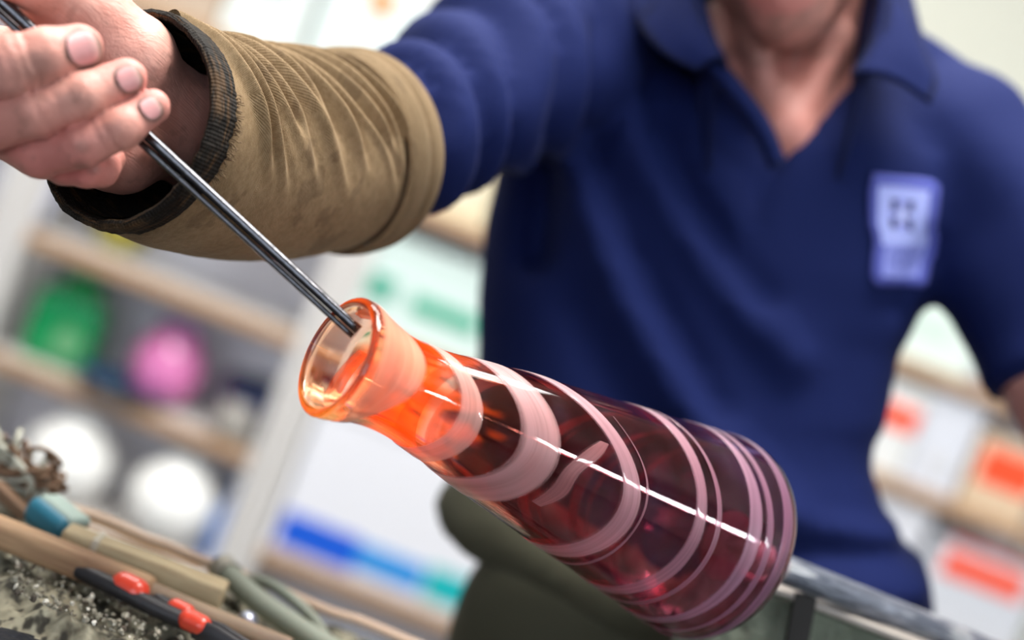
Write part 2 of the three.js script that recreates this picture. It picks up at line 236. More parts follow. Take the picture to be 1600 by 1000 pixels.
  mesh('swirl_band', band([[3.1, 0.55, 0.004], [3.25, 0.655, 0.012], [3.5, 0.65, 0.014], [3.75, 0.66, 0.012], [4, 0.72, 0.01], [4.25, 0.83, 0.012], [4.5, 0.82, 0.016], [4.75, 0.83, 0.012], [5, 0.89, 0.012], [5.25, 0.965, 0.018], [5.5, 0.95, 0.016], [5.8, 0.97, 0.004]], 0.0002, (t) => mix3([0.50, 0.20, 0.25], [0.36, 0.14, 0.25], (t - 3) / 2.6)), opal, vessel, 'thin mauve helical band');
}
// blowpipe with the knob of glass that holds the vessel
const PIPE0 = MOUTH.clone().addScaledVector(AXIS, LONG + 0.018), PIPE1 = W(1500, 1000, 0.955), PDIR = PIPE1.clone().sub(PIPE0).normalize();
{
  const t = thing('blowpipe', 'scaly grey steel blowpipe carrying the glass bottle, lying on the bench rail', 'blowpipe', PIPE0);
  t.quaternion.setFromUnitVectors(V(0, 1, 0), PDIR);
  const scale = texture(256, 512, (u, v) => { const n = fbm(u * 10, v * 60, 1, 4), s = smooth(0.05, 0.3, fbm(u * 6, v * 30, 8, 3)); return [0.44 + 0.16 * n + 0.26 * s, 0.46 + 0.16 * n + 0.25 * s, 0.51 + 0.16 * n + 0.22 * s]; });
  scale.repeat.set(2, 5); const rough = texture(256, 512, (u, v) => { const n = 0.5 + 0.5 * fbm(u * 30, v * 120, 4); return [n, n, n]; }, false, 2, 5);
  const steel = mat({ color: 0xffffff, map: scale, metalness: 0.6, roughness: 0.45, bumpMap: rough, bumpScale: 0.0012 });
  const shaft = lathe([[0, 0.012], [0.0085, 0.012], [0.0092, 0.02], [0.0092, 0.55], [0.007, 0.62], [0.007, 1.35], [0.0055, 1.352], [0.0055, 1.2], [0, 1.2]], 32);
  mesh('pipe_shaft', shaft, steel, t);
  mesh('glass_collar', lathe([[0, 0.0], [0.022, 0.001], [0.016, 0.006], [0.0125, 0.013], [0.0106, 0.026], [0.0108, 0.034], [0.0102, 0.042], [0.0094, 0.046], [0.0088, 0.047]], 32), mat({ color: lin(0.75, 0.66, 0.66), transmission: 0.5, roughness: 0.12, thickness: 0 }), t, 'clear glass knob round the end of the pipe');
}
// ---------------------------------------------------------------- jacks: two steel blades pressed together, held in the hand
const TIP = W(557, 519, 0.703), TAIL = W(-170, -148, 0.684), TDIR = TAIL.clone().sub(TIP).normalize();
{
  const t = thing('jacks', 'dark polished steel shaping tool with two closed blades reaching into the bottle mouth', 'tool', TIP);
  const x = EYE.clone().sub(TIP), zf = x.addScaledVector(TDIR, -x.dot(TDIR)).normalize(), xs = V(0, 0, 0).crossVectors(TDIR, zf);
  t.quaternion.setFromRotationMatrix(new THREE.Matrix4().makeBasis(xs, TDIR, zf));
  const len = TIP.distanceTo(TAIL) + 0.1;
  const wear = texture(128, 512, (u, v) => { const n = 0.3 + 0.25 * fbm(u * 8, v * 90, 2, 4); return [n, n, n]; }, false);
  const steel = mat({ color: lin(0.12, 0.12, 0.13), metalness: 1, roughness: 0.3, roughnessMap: texture(128, 512, (u, v) => { const n = 0.62 + 0.4 * fbm(u * 8, v * 60, 5, 4); return [n, n, n]; }, false), bumpMap: wear, bumpScale: 0.0004 });
  const blade = (w, d, cx) => {   // a bar of half-round section that narrows a little to the tip
    const rows = [], n = 80, m = 20;
    for (let i = 0; i <= n; i++) { const y = i / n * len, k = lerp(0.84, 1.15, clamp(y / 0.3)), row = []; for (let j = 0; j <= m; j++) { const a = j / m * 2 * Math.PI, c = Math.cos(a), s = Math.sin(a); row.push(V((cx + w * Math.sign(c) * Math.abs(c) ** 0.7) * k, y, d * Math.sign(s) * Math.abs(s) ** 0.8 * k)); } rows.push(row); }
    const pos = [], uv = [], idx = []; rows.forEach((r, i) => r.forEach((p, j) => { pos.push(p.x, p.y, p.z); uv.push(j / m, p.y * 4); }));
    for (let i = 0; i < n; i++) for (let j = 0; j < m; j++) { const a = i * (m + 1) + j, b = a + m + 1; idx.push(a, b, a + 1, a + 1, b, b + 1); }
    for (const [i0, flip] of [[0, 0], [n, 1]]) { const c = pos.length / 3; pos.push(cx * 0.84, i0 / n * len, 0); uv.push(0, 0); for (let j = 0; j < m; j++) { const a = i0 * (m + 1) + j; flip ? idx.push(c, a + 1, a) : idx.push(c, a, a + 1); } }
    const g = new THREE.BufferGeometry(); g.setAttribute('position', new THREE.Float32BufferAttribute(pos, 3)); g.setAttribute('uv', new THREE.Float32BufferAttribute(uv, 2)); g.setIndex(idx); g.computeVertexNormals(); return g;
  };
  mesh('blade', blade(0.0029, 0.0046, 0.0017), steel, t);
  mesh('blade', blade(0.0017, 0.0038, -0.0032), steel, t);
}
// ---------------------------------------------------------------- the glassblower
const NB = W(1222, 120, 1.175), NT = W(1240, -90, 1.15);
const HIP = W(1095, 985, 1.19), NECK = W(1208, 70, 1.185);
const person = thing('person', 'glassblower in navy polo shirt and canvas forearm guard holding a tool to the bottle', 'person', V(W(1095, 985, 1.19).x, 0, W(1095, 985, 1.19).z));
// torso frame: y up the spine, z out of the chest, x to the wearer's left (the picture's right)
const ty = NECK.clone().sub(HIP).normalize(), tz0 = EYE.clone().sub(HIP), tz = tz0.addScaledVector(ty, -tz0.dot(ty)).normalize(), tx = V(0, 0, 0).crossVectors(ty, tz);
const toTorso = new THREE.Matrix4().makeBasis(tx, ty, tz).setPosition(HIP).invert(), q3 = V(0, 0, 0);
const T = (px, py, d) => W(px, py, d).applyMatrix4(toTorso);
const table = (list, d) => list.map(([x, y]) => { const p = T(x, y, d); return [p.y, p.x]; }).sort((a, b) => a[0] - b[0]);
const LEFT = table([[1110, -20], [1040, 12], [900, 60], [815, 150], [768, 262], [748, 350], [739, 450], [737, 560], [740, 700], [744, 880], [742, 1010]], 1.18);
const RIGHT = table([[1350, -20], [1400, 15], [1500, 90], [1500, 200], [1486, 330], [1458, 450], [1424, 510], [1399, 560], [1388, 620], [1380, 660], [1362, 695], [1359, 725], [1372, 775], [1402, 832], [1440, 870], [1452, 940], [1456, 1010]], 1.18);
function look(list, y) { let i = 0; while (i < list.length - 2 && list[i + 1][0] < y) i++; const t = clamp((y - list[i][0]) / (list[i + 1][0] - list[i][0])); return lerp(list[i][1], list[i + 1][1], t * t * (3 - 2 * t) * 0.5 + t * 0.5); }
const NY = T(1208, 70, 1.185).y;
function torso(q) {   // q in the torso frame
  const l = look(LEFT, q.y), r = look(RIGHT, q.y), w = (r - l) / 2, c = (r + l) / 2, rel = q.y / NY;
  const h = lerp(0.118, 0.104, smooth(0.1, 0.5, rel)) * (1 - 0.42 * smooth(0.8, 1.05, rel)), x = Math.abs(q.x - c) / w, z = Math.abs(q.z + 0.035 * smooth(0.75, 1.05, rel)) / h;
  return (Math.pow(Math.pow(x, 2.5) + Math.pow(z, 2.5), 0.4) - 1) * Math.min(w, h) * 0.85;
}
// folds of the shirt: [points on the cloth in the picture, width, height]
const seg = (list, w, h) => ({ p: list.map(([x, y]) => { const s = T(x, y, 1.09); return [s.x, s.y]; }), w, h });
const FOLDS = [
  seg([[868, 60], [880, 200], [925, 330], [985, 480], [1060, 600], [1150, 720], [1220, 800]], 0.019, 0.013),
  seg([[965, 130], [1010, 240], [1075, 360], [1160, 470], [1240, 560]], 0.017, 0.010),
  seg([[1065, 160], [1100, 260], [1150, 340]], 0.012, 0.006),
  seg([[848, 150], [838, 260], [826, 390]], 0.014, -0.016),
  seg([[920, 230], [975, 380], [1040, 500], [1120, 640]], 0.012, -0.010),
  seg([[1025, 190], [1070, 300], [1130, 400], [1190, 470]], 0.012, -0.009),
  seg([[1215, 255], [1190, 300], [1172, 345]], 0.007, -0.004),
  seg([[1400, 470], [1420, 420], [1450, 380]], 0.012, -0.005),
  seg([[1460, 250], [1440, 340], [1400, 430]], 0.012, 0.003),
  seg([[1120, 800], [1220, 850], [1340, 870], [1440, 880]], 0.010, -0.005),
  seg([[1180, 760], [1270, 815], [1400, 845]], 0.012, 0.005),
  seg([[1240, 905], [1330, 920], [1440, 930]], 0.012, 0.004),
  seg([[900, 480], [960, 620], [1020, 700]], 0.02, -0.005),
];
function folds(q) {
  let s = 0;
  for (const f of FOLDS) { let best = 1e9; for (let i = 0; i < f.p.length - 1; i++) { const [ax, ay] = f.p[i], [bx, by] = f.p[i + 1], dx = bx - ax, dy = by - ay, t = clamp(((q.x - ax) * dx + (q.y - ay) * dy) / (dx * dx + dy * dy)); best = Math.min(best, Math.hypot(q.x - ax - dx * t, q.y - ay - dy * t)); } if (best < f.w * 3) s += f.h * Math.exp(-((best / f.w) ** 2)); }
  return s * smooth(-0.02, 0.06, q.z);
}
const SR = W(905, 78, 1.165), SR2 = W(768, 126, 1.06), ER = W(640, 208, 0.955), SL = W(1488, 232, 1.17), SL2 = W(1622, 440, 1.13), SL3 = W(1668, 592, 1.10);
const armDir = ER.clone().sub(SR).normalize(), armUp = V(0, 1, 0).addScaledVector(armDir, -armDir.y).normalize(), armSide = V(0, 0, 0).crossVectors(armDir, armUp);
function shirtField(p) {
  const q = q3.copy(p).applyMatrix4(toTorso), qx = q.x, qy = q.y, qz = q.z; let d = torso(q) - (d_in ? 0 : folds(q));
  // right sleeve with diagonal wrinkles
  const rx = p.x - SR.x, ry = p.y - SR.y, rz = p.z - SR.z, s = rx * armDir.x + ry * armDir.y + rz * armDir.z, an = Math.atan2(rx * armSide.x + ry * armSide.y + rz * armSide.z, rx * armUp.x + ry * armUp.y + rz * armUp.z);
  const wr = 0.0155 * Math.abs(Math.sin(0.5 * (s * 112 + 2.1 * Math.sin(an) + 1.2 * Math.cos(an * 2) + 2.0 * noise(s * 20, an * 0.6)))) * smooth(0.02, 0.07, s) - 0.008 * smooth(0.02, 0.07, s);
  let a = smin(cap(p, SR, SR2, 0.077, 0.061), cap(p, SR2, ER, 0.061, 0.0495), 0.02) - wr;
  const b = smin(cap(p, SL, SL2, 0.069, 0.066), cap(p, SL2, SL3, 0.066, 0.062), 0.02) - 0.003 * Math.sin(p.y * 55 + p.x * 40 + 2 * noise(p.x * 8, p.y * 8, p.z * 8));
  const dl = SL3.clone().sub(SL2).normalize(), cut = (p.x - SL3.x) * dl.x + (p.y - SL3.y) * dl.y + (p.z - SL3.z) * dl.z;
  d = smin(d, a, 0.014); d = smin(d, smax(b, cut - 0.0, 0.008), 0.016);
  return smax(d, -qy - 0.02, 0.01);
}
let d_in = false;
const VA = T(1088, 55, 1.08), VB = T(1217, 258, 1.08), VC = T(1338, 112, 1.08);
const half = (a, b, x, y) => { const dx = b.x - a.x, dy = b.y - a.y; return ((x - a.x) * dy - (y - a.y) * dx) / Math.hypot(dx, dy); };
function vee(q) { return Math.max(half(VA, VB, q.x, q.y), half(VB, VC, q.x, q.y)); }   // negative inside the open neck
function shirtOpen(p) {
  const d = shirtField(p), q = q3.copy(p).applyMatrix4(toTorso); if (d > 0.03 || d < -0.06) return d;
  const v = Math.max(vee(q), 0.0 - q.z, q.y - (NY + 0.4));
  return smax(d, -v, 0.004);
}
const lo = V(Infinity, Infinity, Infinity), hi = V(-Infinity, -Infinity, -Infinity);
for (const [p, r] of [[HIP, 0.24], [NECK, 0.13], [SR, 0.11], [ER, 0.08], [SL, 0.11], [SL3, 0.09]]) { lo.min(p.clone().subScalar(r)); hi.max(p.clone().addScalar(r)); }
const navy = mat({ color: lin(0.0035, 0.010, 0.072), roughness: 0.85, specularIntensity: 0.4, sheen: 0.32, sheenColor: lin(0.19, 0.22, 0.46), sheenRoughness: 0.5 });
const knit = texture(256, 256, (u, v) => { const n = 0.5 + 0.25 * Math.sin(u * 256 * 0.8) * Math.sin(v * 256 * 0.8) + 0.25 * noise(u * 90, v * 90); return [n, n, n]; }, false, 12, 12);
navy.bumpMap = knit; navy.bumpScale = 0.0005;
const shirt = mesh('polo_shirt', own(slantUV(skin(shirtOpen, lo, hi, 0.0064)), person), navy, person, 'navy blue short-sleeved polo shirt');
// collar: from the fold at the neck to the outer edge of each leaf
{
  const curve = (l) => new THREE.CatmullRomCurve3(l.map((p) => W(...p)), false, 'centripetal');
  const fold = curve([[1128, 112, 1.062], [1108, 62, 1.072], [1094, 5, 1.095], [1095, -60, 1.14], [1140, -105, 1.22], [1225, -120, 1.25], [1315, -105, 1.22], [1368, -50, 1.14], [1376, 0, 1.095], [1362, 70, 1.07], [1330, 128, 1.056]]);
  const edge = curve([[1088, 112, 1.052], [1040, 88, 1.062], [1004, 48, 1.08], [985, -10, 1.12], [1010, -70, 1.2], [1225, -90, 1.33], [1410, -60, 1.2], [1420, 0, 1.12], [1438, 70, 1.085], [1458, 130, 1.066], [1450, 162, 1.058]]);
  const rows = []; for (let i = 0; i <= 70; i++) { const a = fold.getPoint(i / 70), b = edge.getPoint(i / 70), out = b.clone().sub(a), row = [], n = V(0, 0.6, 0).addScaledVector(tz, 0.8).normalize(); for (let j = 0; j <= 12; j++) { const t = j / 12; row.push(a.clone().addScaledVector(out, t).addScaledVector(n, 0.010 * Math.sin(Math.PI * t ** 0.7) + 0.004 * (1 - t))); } rows.push(row); }
  const g = sheet(rows, 0.004);
  mesh('collar', own(boxUV(g), person), navy, person, 'turned-down navy collar');
  const stand = []; for (let i = 0; i <= 50; i++) { const t = 0.05 + 0.9 * i / 50, a = fold.getPoint(t), dn = NB.clone().sub(a); dn.addScaledVector(ty, -dn.dot(ty)).normalize(); const row = []; for (let j = 0; j <= 5; j++) row.push(a.clone().addScaledVector(ty, -0.085 * j / 5).addScaledVector(dn, 0.002 + 0.016 * j / 5)); stand.push(row); }
  mesh('collar_stand', own(boxUV(sheet(stand, 0.003)), person), navy, person, 'inner collar stand');
  const strip = []; for (let i = 0; i <= 24; i++) { const t = i / 24, c = new THREE.CatmullRomCurve3([V(1104, 88, 1.066), V(1150, 140, 1.062), V(1190, 195, 1.062), V(1216, 256, 1.066)]).getPoint(t); const row = []; for (let j = 0; j <= 4; j++) row.push(W(c.x - 9 + j * 4, c.y + 6 - j * 2, c.z + (j === 0 || j === 4 ? 0.003 : 0))); strip.push(row); }
  mesh('placket', own(boxUV(sheet(strip, 0.004)), person), navy, person, 'open button placket edge');
}
// embroidered patch on the chest
{
  const Lx = [[0, 1359], [0.18, 1354], [0.45, 1354], [0.55, 1359], [0.62, 1362], [0.8, 1359], [0.93, 1358], [1, 1364]], Rx = [[0, 1462], [0.06, 1472], [0.2, 1470], [0.45, 1465], [0.55, 1470], [0.65, 1468], [0.8, 1457], [0.94, 1452], [1, 1446]];
  const rd = (l, v) => { let i = 0; while (i < l.length - 2 && l[i + 1][0] < v) i++; const t = clamp((v - l[i][0]) / (l[i + 1][0] - l[i][0])); return lerp(l[i][1], l[i + 1][1], t * t * (3 - 2 * t)); };
  const rows = [], into = W(1410, 360, 1).sub(EYE).normalize();
  for (let i = 0; i <= 40; i++) { const v = i / 40, row = []; for (let j = 0; j <= 24; j++) { const u = j / 24, x = lerp(rd(Lx, v), rd(Rx, v), u), y = lerp(lerp(264, 276, u), lerp(450, 456, u), v) + 0.8 * Math.sin(v * 20 + u * 6); const e = Math.min(u, 1 - u, v * 1.6, (1 - v) * 1.6); row.push(land(shirtField, W(x, y, 1.0), into).addScaledVector(into, -0.0012 - 0.0012 * smooth(0, 0.05, e))); } rows.push(row); }
  const cv = document.createElement('canvas'); cv.width = 512; cv.height = 896; const c = cv.getContext('2d');
  c.fillStyle = '#4d55a8'; c.fillRect(0, 0, 512, 896); c.fillStyle = '#a3adea'; c.fillRect(60, 92, 375, 480); c.fillStyle = '#8790d8'; c.fillRect(92, 560, 330, 270);
  c.fillStyle = '#1b2058'; c.fillRect(158, 190, 172, 245); c.fillStyle = '#b4bcf0'; c.fillRect(212, 235, 66, 150); c.fillStyle = '#8f97dc'; c.beginPath(); c.arc(244, 215, 40, 0, 7); c.arc(244, 412, 40, 0, 7); c.fill(); c.beginPath(); c.arc(176, 312, 34, 0, 7); c.fill(); c.beginPath(); c.arc(318, 312, 34, 0, 7); c.fillStyle = '#a3adea'; c.fill();
  c.fillStyle = '#4a52a2'; c.textAlign = 'center'; c.font = 'bold 92px sans-serif'; c.save(); c.translate(256, 652); c.scale(0.95, 1); c.fillText('HIINA', 0, 0); c.restore(); c.save(); c.translate(256, 740); c.scale(0.95, 1); c.fillText('GLASS', 0, 0); c.restore(); c.font = 'bold 46px sans-serif'; c.fillText('||||||||||', 256, 800);
  const tx2 = new THREE.CanvasTexture(cv); tx2.colorSpace = THREE.SRGBColorSpace;
  mesh('badge', own(sheet(rows, 0.0015), person), mat({ color: 0xffffff, map: tx2, roughness: 0.8, sheen: 0.5, sheenColor: lin(0.3, 0.32, 0.6), sheenRoughness: 0.5 }), shirt, 'pale blue embroidered patch with a dark square emblem');
}
// ---- skin: head, neck, chest, arms, hands
const HC = W(1236, -230, 1.095), hz = EYE.clone().add(V(-0.1, -0.12, 0)).sub(HC).normalize(), hy0 = W(1240, -400, 1.115).sub(HC).normalize(), hx = V(0, 0, 0).crossVectors(hy0, hz).normalize(), hy = V(0, 0, 0).crossVectors(hz, hx);
const headM = new THREE.Matrix4().makeBasis(hx, hy, hz).setPosition(HC), toHead = headM.clone().invert();
const h3 = V(0, 0, 0), HP = (x, y, z) => V(x, y, z);
const capH = (x, y, z, a, b, ra, rb) => cap(h3.set(x, y, z), a, b, ra, rb);
function headField(p) {
  const q = q3.copy(p).applyMatrix4(toHead), x = q.x, y = q.y, z = q.z, ax = Math.abs(x);
  let d = ell(x, y - 0.035, z + 0.012, 0.075, 0.098, 0.094);
  d = smin(d, ell(x, y + 0.03, z - 0.03, 0.06, 0.085, 0.064), 0.03);
  d = smin(d, capH(ax, y, z, HP(0.0, -0.113, 0.066), HP(0.052, -0.06, 0.0), 0.0185, 0.02), 0.03);
  d = smin(d, ell(x, y + 0.112, z - 0.07, 0.026, 0.020, 0.022), 0.02);
  d = smin(d, ell(x, y + 0.08, z - 0.076, 0.030, 0.026, 0.02), 0.02);
  d = smin(d, capH(x, y, z, HP(0, 0.015, 0.092), HP(0, -0.04, 0.112), 0.009, 0.013), 0.014);
  d = smin(d, capH(ax, y, z, HP(0.006, -0.046, 0.102), HP(0.014, -0.046, 0.098), 0.008, 0.008), 0.008);
  d = smin(d, capH(ax, y, z, HP(0.012, 0.028, 0.092), HP(0.045, 0.028, 0.07), 0.008, 0.008), 0.014);
  d = smax(d, -ell(ax - 0.032, y - 0.008, z - 0.096, 0.017, 0.011, 0.012), 0.012);
  d = smin(d, capH(ax, y, z, HP(0, -0.0835, 0.094), HP(0.021, -0.089, 0.086), 0.0055, 0.003), 0.005);
  d = smin(d, capH(ax, y, z, HP(0, -0.0985, 0.0935), HP(0.020, -0.094, 0.086), 0.0065, 0.003), 0.005);
  d = smax(d, -capH(ax, y, z, HP(0, -0.0915, 0.101), HP(0.022, -0.092, 0.09), 0.0015, 0.001), 0.003);
  d = smin(d, ell(ax - 0.078, y - 0.0, z + 0.015, 0.009, 0.032, 0.018), 0.008);
  d = smin(d, cap(p, NT, NB, 0.053, 0.058), 0.028);
  return d;
}
const ST0 = W(1182, 62, 1.115), ST1 = W(1217, 196, 1.096), ST2 = W(1312, 60, 1.115), ST3 = W(1236, 196, 1.096);
function bustField(p) {
  let d = headField(p);
  d = smin(d, cap(p, ST0, ST1, 0.011, 0.009), 0.02); d = smin(d, cap(p, ST2, ST3, 0.011, 0.009), 0.02);
  const q = q3.copy(p).applyMatrix4(toTorso);
  return smin(d, torso(q) + 0.0085 + 0.05 * smooth(0.0, 0.05, Math.max(half(VA, VB, q.x, q.y), half(VB, VC, q.x, q.y)) - 0.01), 0.03);
}
const skinTone = (p, r, dirt = 0) => { const n = fbm(p.x * 60, p.y * 60, p.z * 60, 3), m = fbm(p.x * 240, p.y * 240, p.z * 240, 2); const c = [0.60 + 0.09 * n, 0.30 + 0.09 * n + 0.02 * m, 0.235 + 0.08 * n + 0.02 * m]; const k = clamp(r); const out = [lerp(c[0], 0.55, k), lerp(c[1], 0.16, k), lerp(c[2], 0.14, k)]; const s = clamp(dirt); return lin(lerp(out[0], 0.10, s), lerp(out[1], 0.062, s), lerp(out[2], 0.045, s)); };
const bust = skin(bustField, W(1225, -60, 1.13).sub(V(0.19, 0.42, 0.2)), W(1225, -60, 1.13).add(V(0.19, 0.32, 0.2)), 0.0055);
paint(bust, (p) => { const q = p.clone().applyMatrix4(toHead), beard = smooth(-0.045, -0.075, q.y) * smooth(0.0, 0.03, q.z) * (0.45 + 0.4 * noise(p.x * 300, p.y * 300, p.z * 300)) * (q.y > -0.15 ? 1 : 0), lips = (Math.hypot(q.x / 0.026, (q.y + 0.093) / 0.014) < 1 && q.z > 0.08) ? 0.7 : 0; return skinTone(p, Math.max(lips, 0.42 + 0.1 * smooth(-0.16, -0.22, q.y)), lips ? 0 : beard * 0.7); });
// right hand: fingers wrapped round the tool, tips against the heel of the thumb
const J = (list) => list.map(([x, y, d, r]) => [W(x, y, d), r]);
const FINGERS = [
  J([[-150, 60, 0.712, 0.014], [-95, 140, 0.676, 0.0140], [20, 104, 0.660, 0.0146], [72, 88, 0.664, 0.0130], [124, 74, 0.673, 0.0110]]),
  J([[-130, 150, 0.712, 0.013], [-58, 208, 0.678, 0.0122], [60, 176, 0.666, 0.0114], [130, 151, 0.668, 0.0111], [198, 122, 0.679, 0.0096]]),
  J([[-60, 175, 0.712, 0.0115], [62, 243, 0.683, 0.0105], [130, 227, 0.673, 0.0105], [190, 200, 0.673, 0.0098], [239, 166, 0.682, 0.0082]]),
  J([[45, 232, 0.712, 0.0105], [100, 258, 0.695, 0.0092], [136, 264, 0.694, 0.0088], [158, 264, 0.701, 0.0084], [172, 250, 0.710, 0.0075]]),
];
const PALM = [[W(-60, 110, 0.735), W(150, 150, 0.742), 0.026, 0.027], [W(150, 150, 0.742), W(228, 180, 0.765), 0.027, 0.0255], [W(85, 232, 0.730), W(190, 236, 0.742), 0.0150, 0.0195], [W(190, 236, 0.742), W(238, 205, 0.76), 0.0195, 0.023], [W(90, 20, 0.722), W(203, 92, 0.735), 0.018, 0.0215], [W(203, 92, 0.735), W(232, 160, 0.765), 0.0215, 0.026], [W(-110, 130, 0.715), W(52, 226, 0.718), 0.016, 0.0145]];
const THUMB = J([[150, 25, 0.722, 0.017], [60, -25, 0.695, 0.0135], [-10, -50, 0.68, 0.0125], [-75, -55, 0.672, 0.010]]);
const WRIST = [W(232, 180, 0.768), W(330, 215, 0.80), W(470, 235, 0.865)];
function handField(p) {
  let d = 1; for (const [a, b, ra, rb] of PALM) d = smin(d, cap(p, a, b, ra, rb), 0.012);
  d = smin(d, cap(p, WRIST[0], WRIST[1], 0.0262, 0.031), 0.016); d = smin(d, cap(p, WRIST[1], WRIST[2], 0.031, 0.037), 0.01);
  let t = 1; for (let i = 0; i < THUMB.length - 1; i++) t = smin(t, cap(p, THUMB[i][0], THUMB[i + 1][0], THUMB[i][1], THUMB[i + 1][1]), 0.004);
  d = smin(d, t, 0.012);
  for (const f of FINGERS) { let e = 1; for (let i = 0; i < f.length - 1; i++) e = smin(e, cap(p, f[i][0], f[i + 1][0], f[i][1], f[i + 1][1]), 0.003); d = smin(d, e, 0.0006); }
  return d;
}
const CREASES = [[0, 2, 0.25], [0, 2, 0.55], [0, 2, -0.1], [1, 2, 0.1], [1, 2, 0.5], [1, 2, 0.85], [2, 2, -0.2], [2, 2, 0.15], [2, 2, 0.5], [2, 2, 0.75]].map(([f, i, t]) => { const a = FINGERS[f][i][0], b = FINGERS[f][i + 1][0]; return { at: a.clone().lerp(b, t), n: b.clone().sub(a).normalize(), r: FINGERS[f][i][1] }; });
function wrinkled(p) {
  let d = handField(p); if (Math.abs(d) > 0.004) return d;
  d += 0.0004 * fbm(p.x * 260, p.y * 260, p.z * 260, 3);
  for (const c of CREASES) { const x = p.x - c.at.x, y = p.y - c.at.y, z = p.z - c.at.z; if (x * x + y * y + z * z < c.r * c.r * 1.7) { const s = x * c.n.x + y * c.n.y + z * c.n.z + 0.0012 * noise(p.x * 300, p.y * 300, p.z * 300); d += 0.0007 * Math.exp(-((s / 0.0009) ** 2)) * smooth(1.2, 0.6, Math.sqrt(x * x + y * y + z * z) / c.r - 0.2); } }
  return d;
}
// nails: [centre, finger, half length, half width]
const NAILS = [[W(131, 75, 0.66), 0, 0.0078, 0.0082], [W(206, 117, 0.66), 1, 0.0060, 0.0060], [W(242, 161, 0.66), 2, 0.0050, 0.0055]].map(([c, f, a, b]) => {
  const n = EYE.clone().sub(c).normalize().addScaledVector(V(0.35, 0.9, 0.25), f ? 0.28 : 0.1).normalize(), d = FINGERS[f][4][0].clone().sub(FINGERS[f][3][0]); const t = d.addScaledVector(n, -d.dot(n)).normalize();
  return { c, n, t, s: V(0, 0, 0).crossVectors(n, t), a, b };
});
const hlo = V(9, 9, 9), hhi = V(-9, -9, -9); for (const f of [...FINGERS, THUMB]) for (const [p, r] of f) { hlo.min(p.clone().subScalar(r + 0.008)); hhi.max(p.clone().addScalar(r + 0.008)); } for (const p of WRIST.slice(0, 2)) { hlo.min(p.clone().subScalar(0.04)); hhi.max(p.clone().addScalar(0.04)); }
const hand = skin(wrinkled, hlo, hhi, 0.00125);
const REDS = [[FINGERS[0][2][0], 0.012], [FINGERS[1][1][0], 0.02], [FINGERS[2][2][0], 0.012], [FINGERS[2][1][0], 0.02], [FINGERS[0][4][0], 0.012], [FINGERS[1][4][0], 0.01], [FINGERS[2][4][0], 0.012], [FINGERS[3][2][0], 0.02]], SCARS = [[W(126, 229, 0.66), 0.0022, 0.003], [W(52, 105, 0.652), 0.005, 0.006], [W(138, 262, 0.68), 0.002, 0.006]];
paint(hand, (p) => {
  let r = 0.12, s = 0; for (const [c, w] of REDS) r += 0.5 * Math.exp(-(p.distanceToSquared(c)) / (w * w * 1.6));
  for (const [c, w] of SCARS) s = Math.max(s, 0.4 * smooth(w * 2.2, w * 0.7, Math.hypot(p.x - c.x, p.y - c.y)) * (p.z > c.z - 0.03 ? 1 : 0));
  for (const k of NAILS) { const v = p.clone().sub(k.c), x = v.dot(k.t) / k.a, y = v.dot(k.s) / k.b, e = (Math.abs(x) ** 2.6 + Math.abs(y) ** 2.6) ** (1 / 2.6); s = Math.max(s, 0.9 * smooth(0.85, 0.95, e) * smooth(1.30, 1.1, e) * (0.6 + 0.5 * noise(p.x * 900, p.y * 900, p.z * 900))); }
  const grime = smooth(0.12, 0.4, fbm(p.x * 170 + 5, p.y * 170, p.z * 170, 4)); return skinTone(p, r, Math.max(s, 0.24 * grime));
});
// left forearm and fist on the pipe, and the limbs under the clothes
const FL = [SL3, W(1725, 740, 1.10), W(1740, 890, 1.06), W(1720, 1020, 1.02)], HL = FL[3];
function armField(p) {
  let d = cap(p, SL, FL[0], 0.05, 0.045); d = smin(d, cap(p, FL[0], FL[1], 0.043, 0.045), 0.02); d = smin(d, cap(p, FL[1], FL[2], 0.045, 0.033), 0.02); d = smin(d, cap(p, FL[2], FL[3], 0.031, 0.029), 0.015);
  d = smin(d, cap(p, HL, HL.clone().add(V(-0.012, -0.055, 0.01)), 0.03, 0.034), 0.02);
  for (let i = 0; i < 4; i++) { const k = HL.clone().add(V(-0.045 + i * 0.022, -0.075, 0.035)), m = k.clone().add(V(-0.002, -0.03, -0.005)), e = m.clone().add(V(0.004, -0.004, -0.035)); let f = cap(p, HL.clone().add(V(-0.035 + i * 0.02, -0.045, 0.02)), k, 0.0115, 0.011); f = smin(f, cap(p, k, m, 0.011, 0.0098), 0.003); f = smin(f, cap(p, m, e, 0.0098, 0.0085), 0.003); d = smin(d, f, 0.003); }
  d = smin(d, smin(cap(p, HL.clone().add(V(0.02, -0.02, 0.02)), HL.clone().add(V(-0.01, -0.075, 0.045)), 0.0135, 0.012), cap(p, HL.clone().add(V(-0.01, -0.075, 0.045)), HL.clone().add(V(-0.035, -0.095, 0.05)), 0.012, 0.0095), 0.004), 0.008);
  return d;
}
const alo = V(9, 9, 9), ahi = V(-9, -9, -9); for (const p of [SL, ...FL, HL.clone().add(V(0, -0.12, 0.03))]) { alo.min(p.clone().subScalar(0.075)); ahi.max(p.clone().addScalar(0.075)); }
const armL = paint(skin(armField, alo, ahi, 0.005), (p) => skinTone(p, 0.25, 0.1 * smooth(0, 0.5, fbm(p.x * 40, p.y * 40, p.z * 40))));
const innerField = (p) => smin(cap(p, SR, ER, 0.045, 0.036), smin(cap(p, ER, WRIST[2], 0.036, 0.036), Math.min(cap(p, NECK, HIP, 0.05, 0.06), cap(p, SR, NECK, 0.035, 0.04)), 0.02), 0.01);
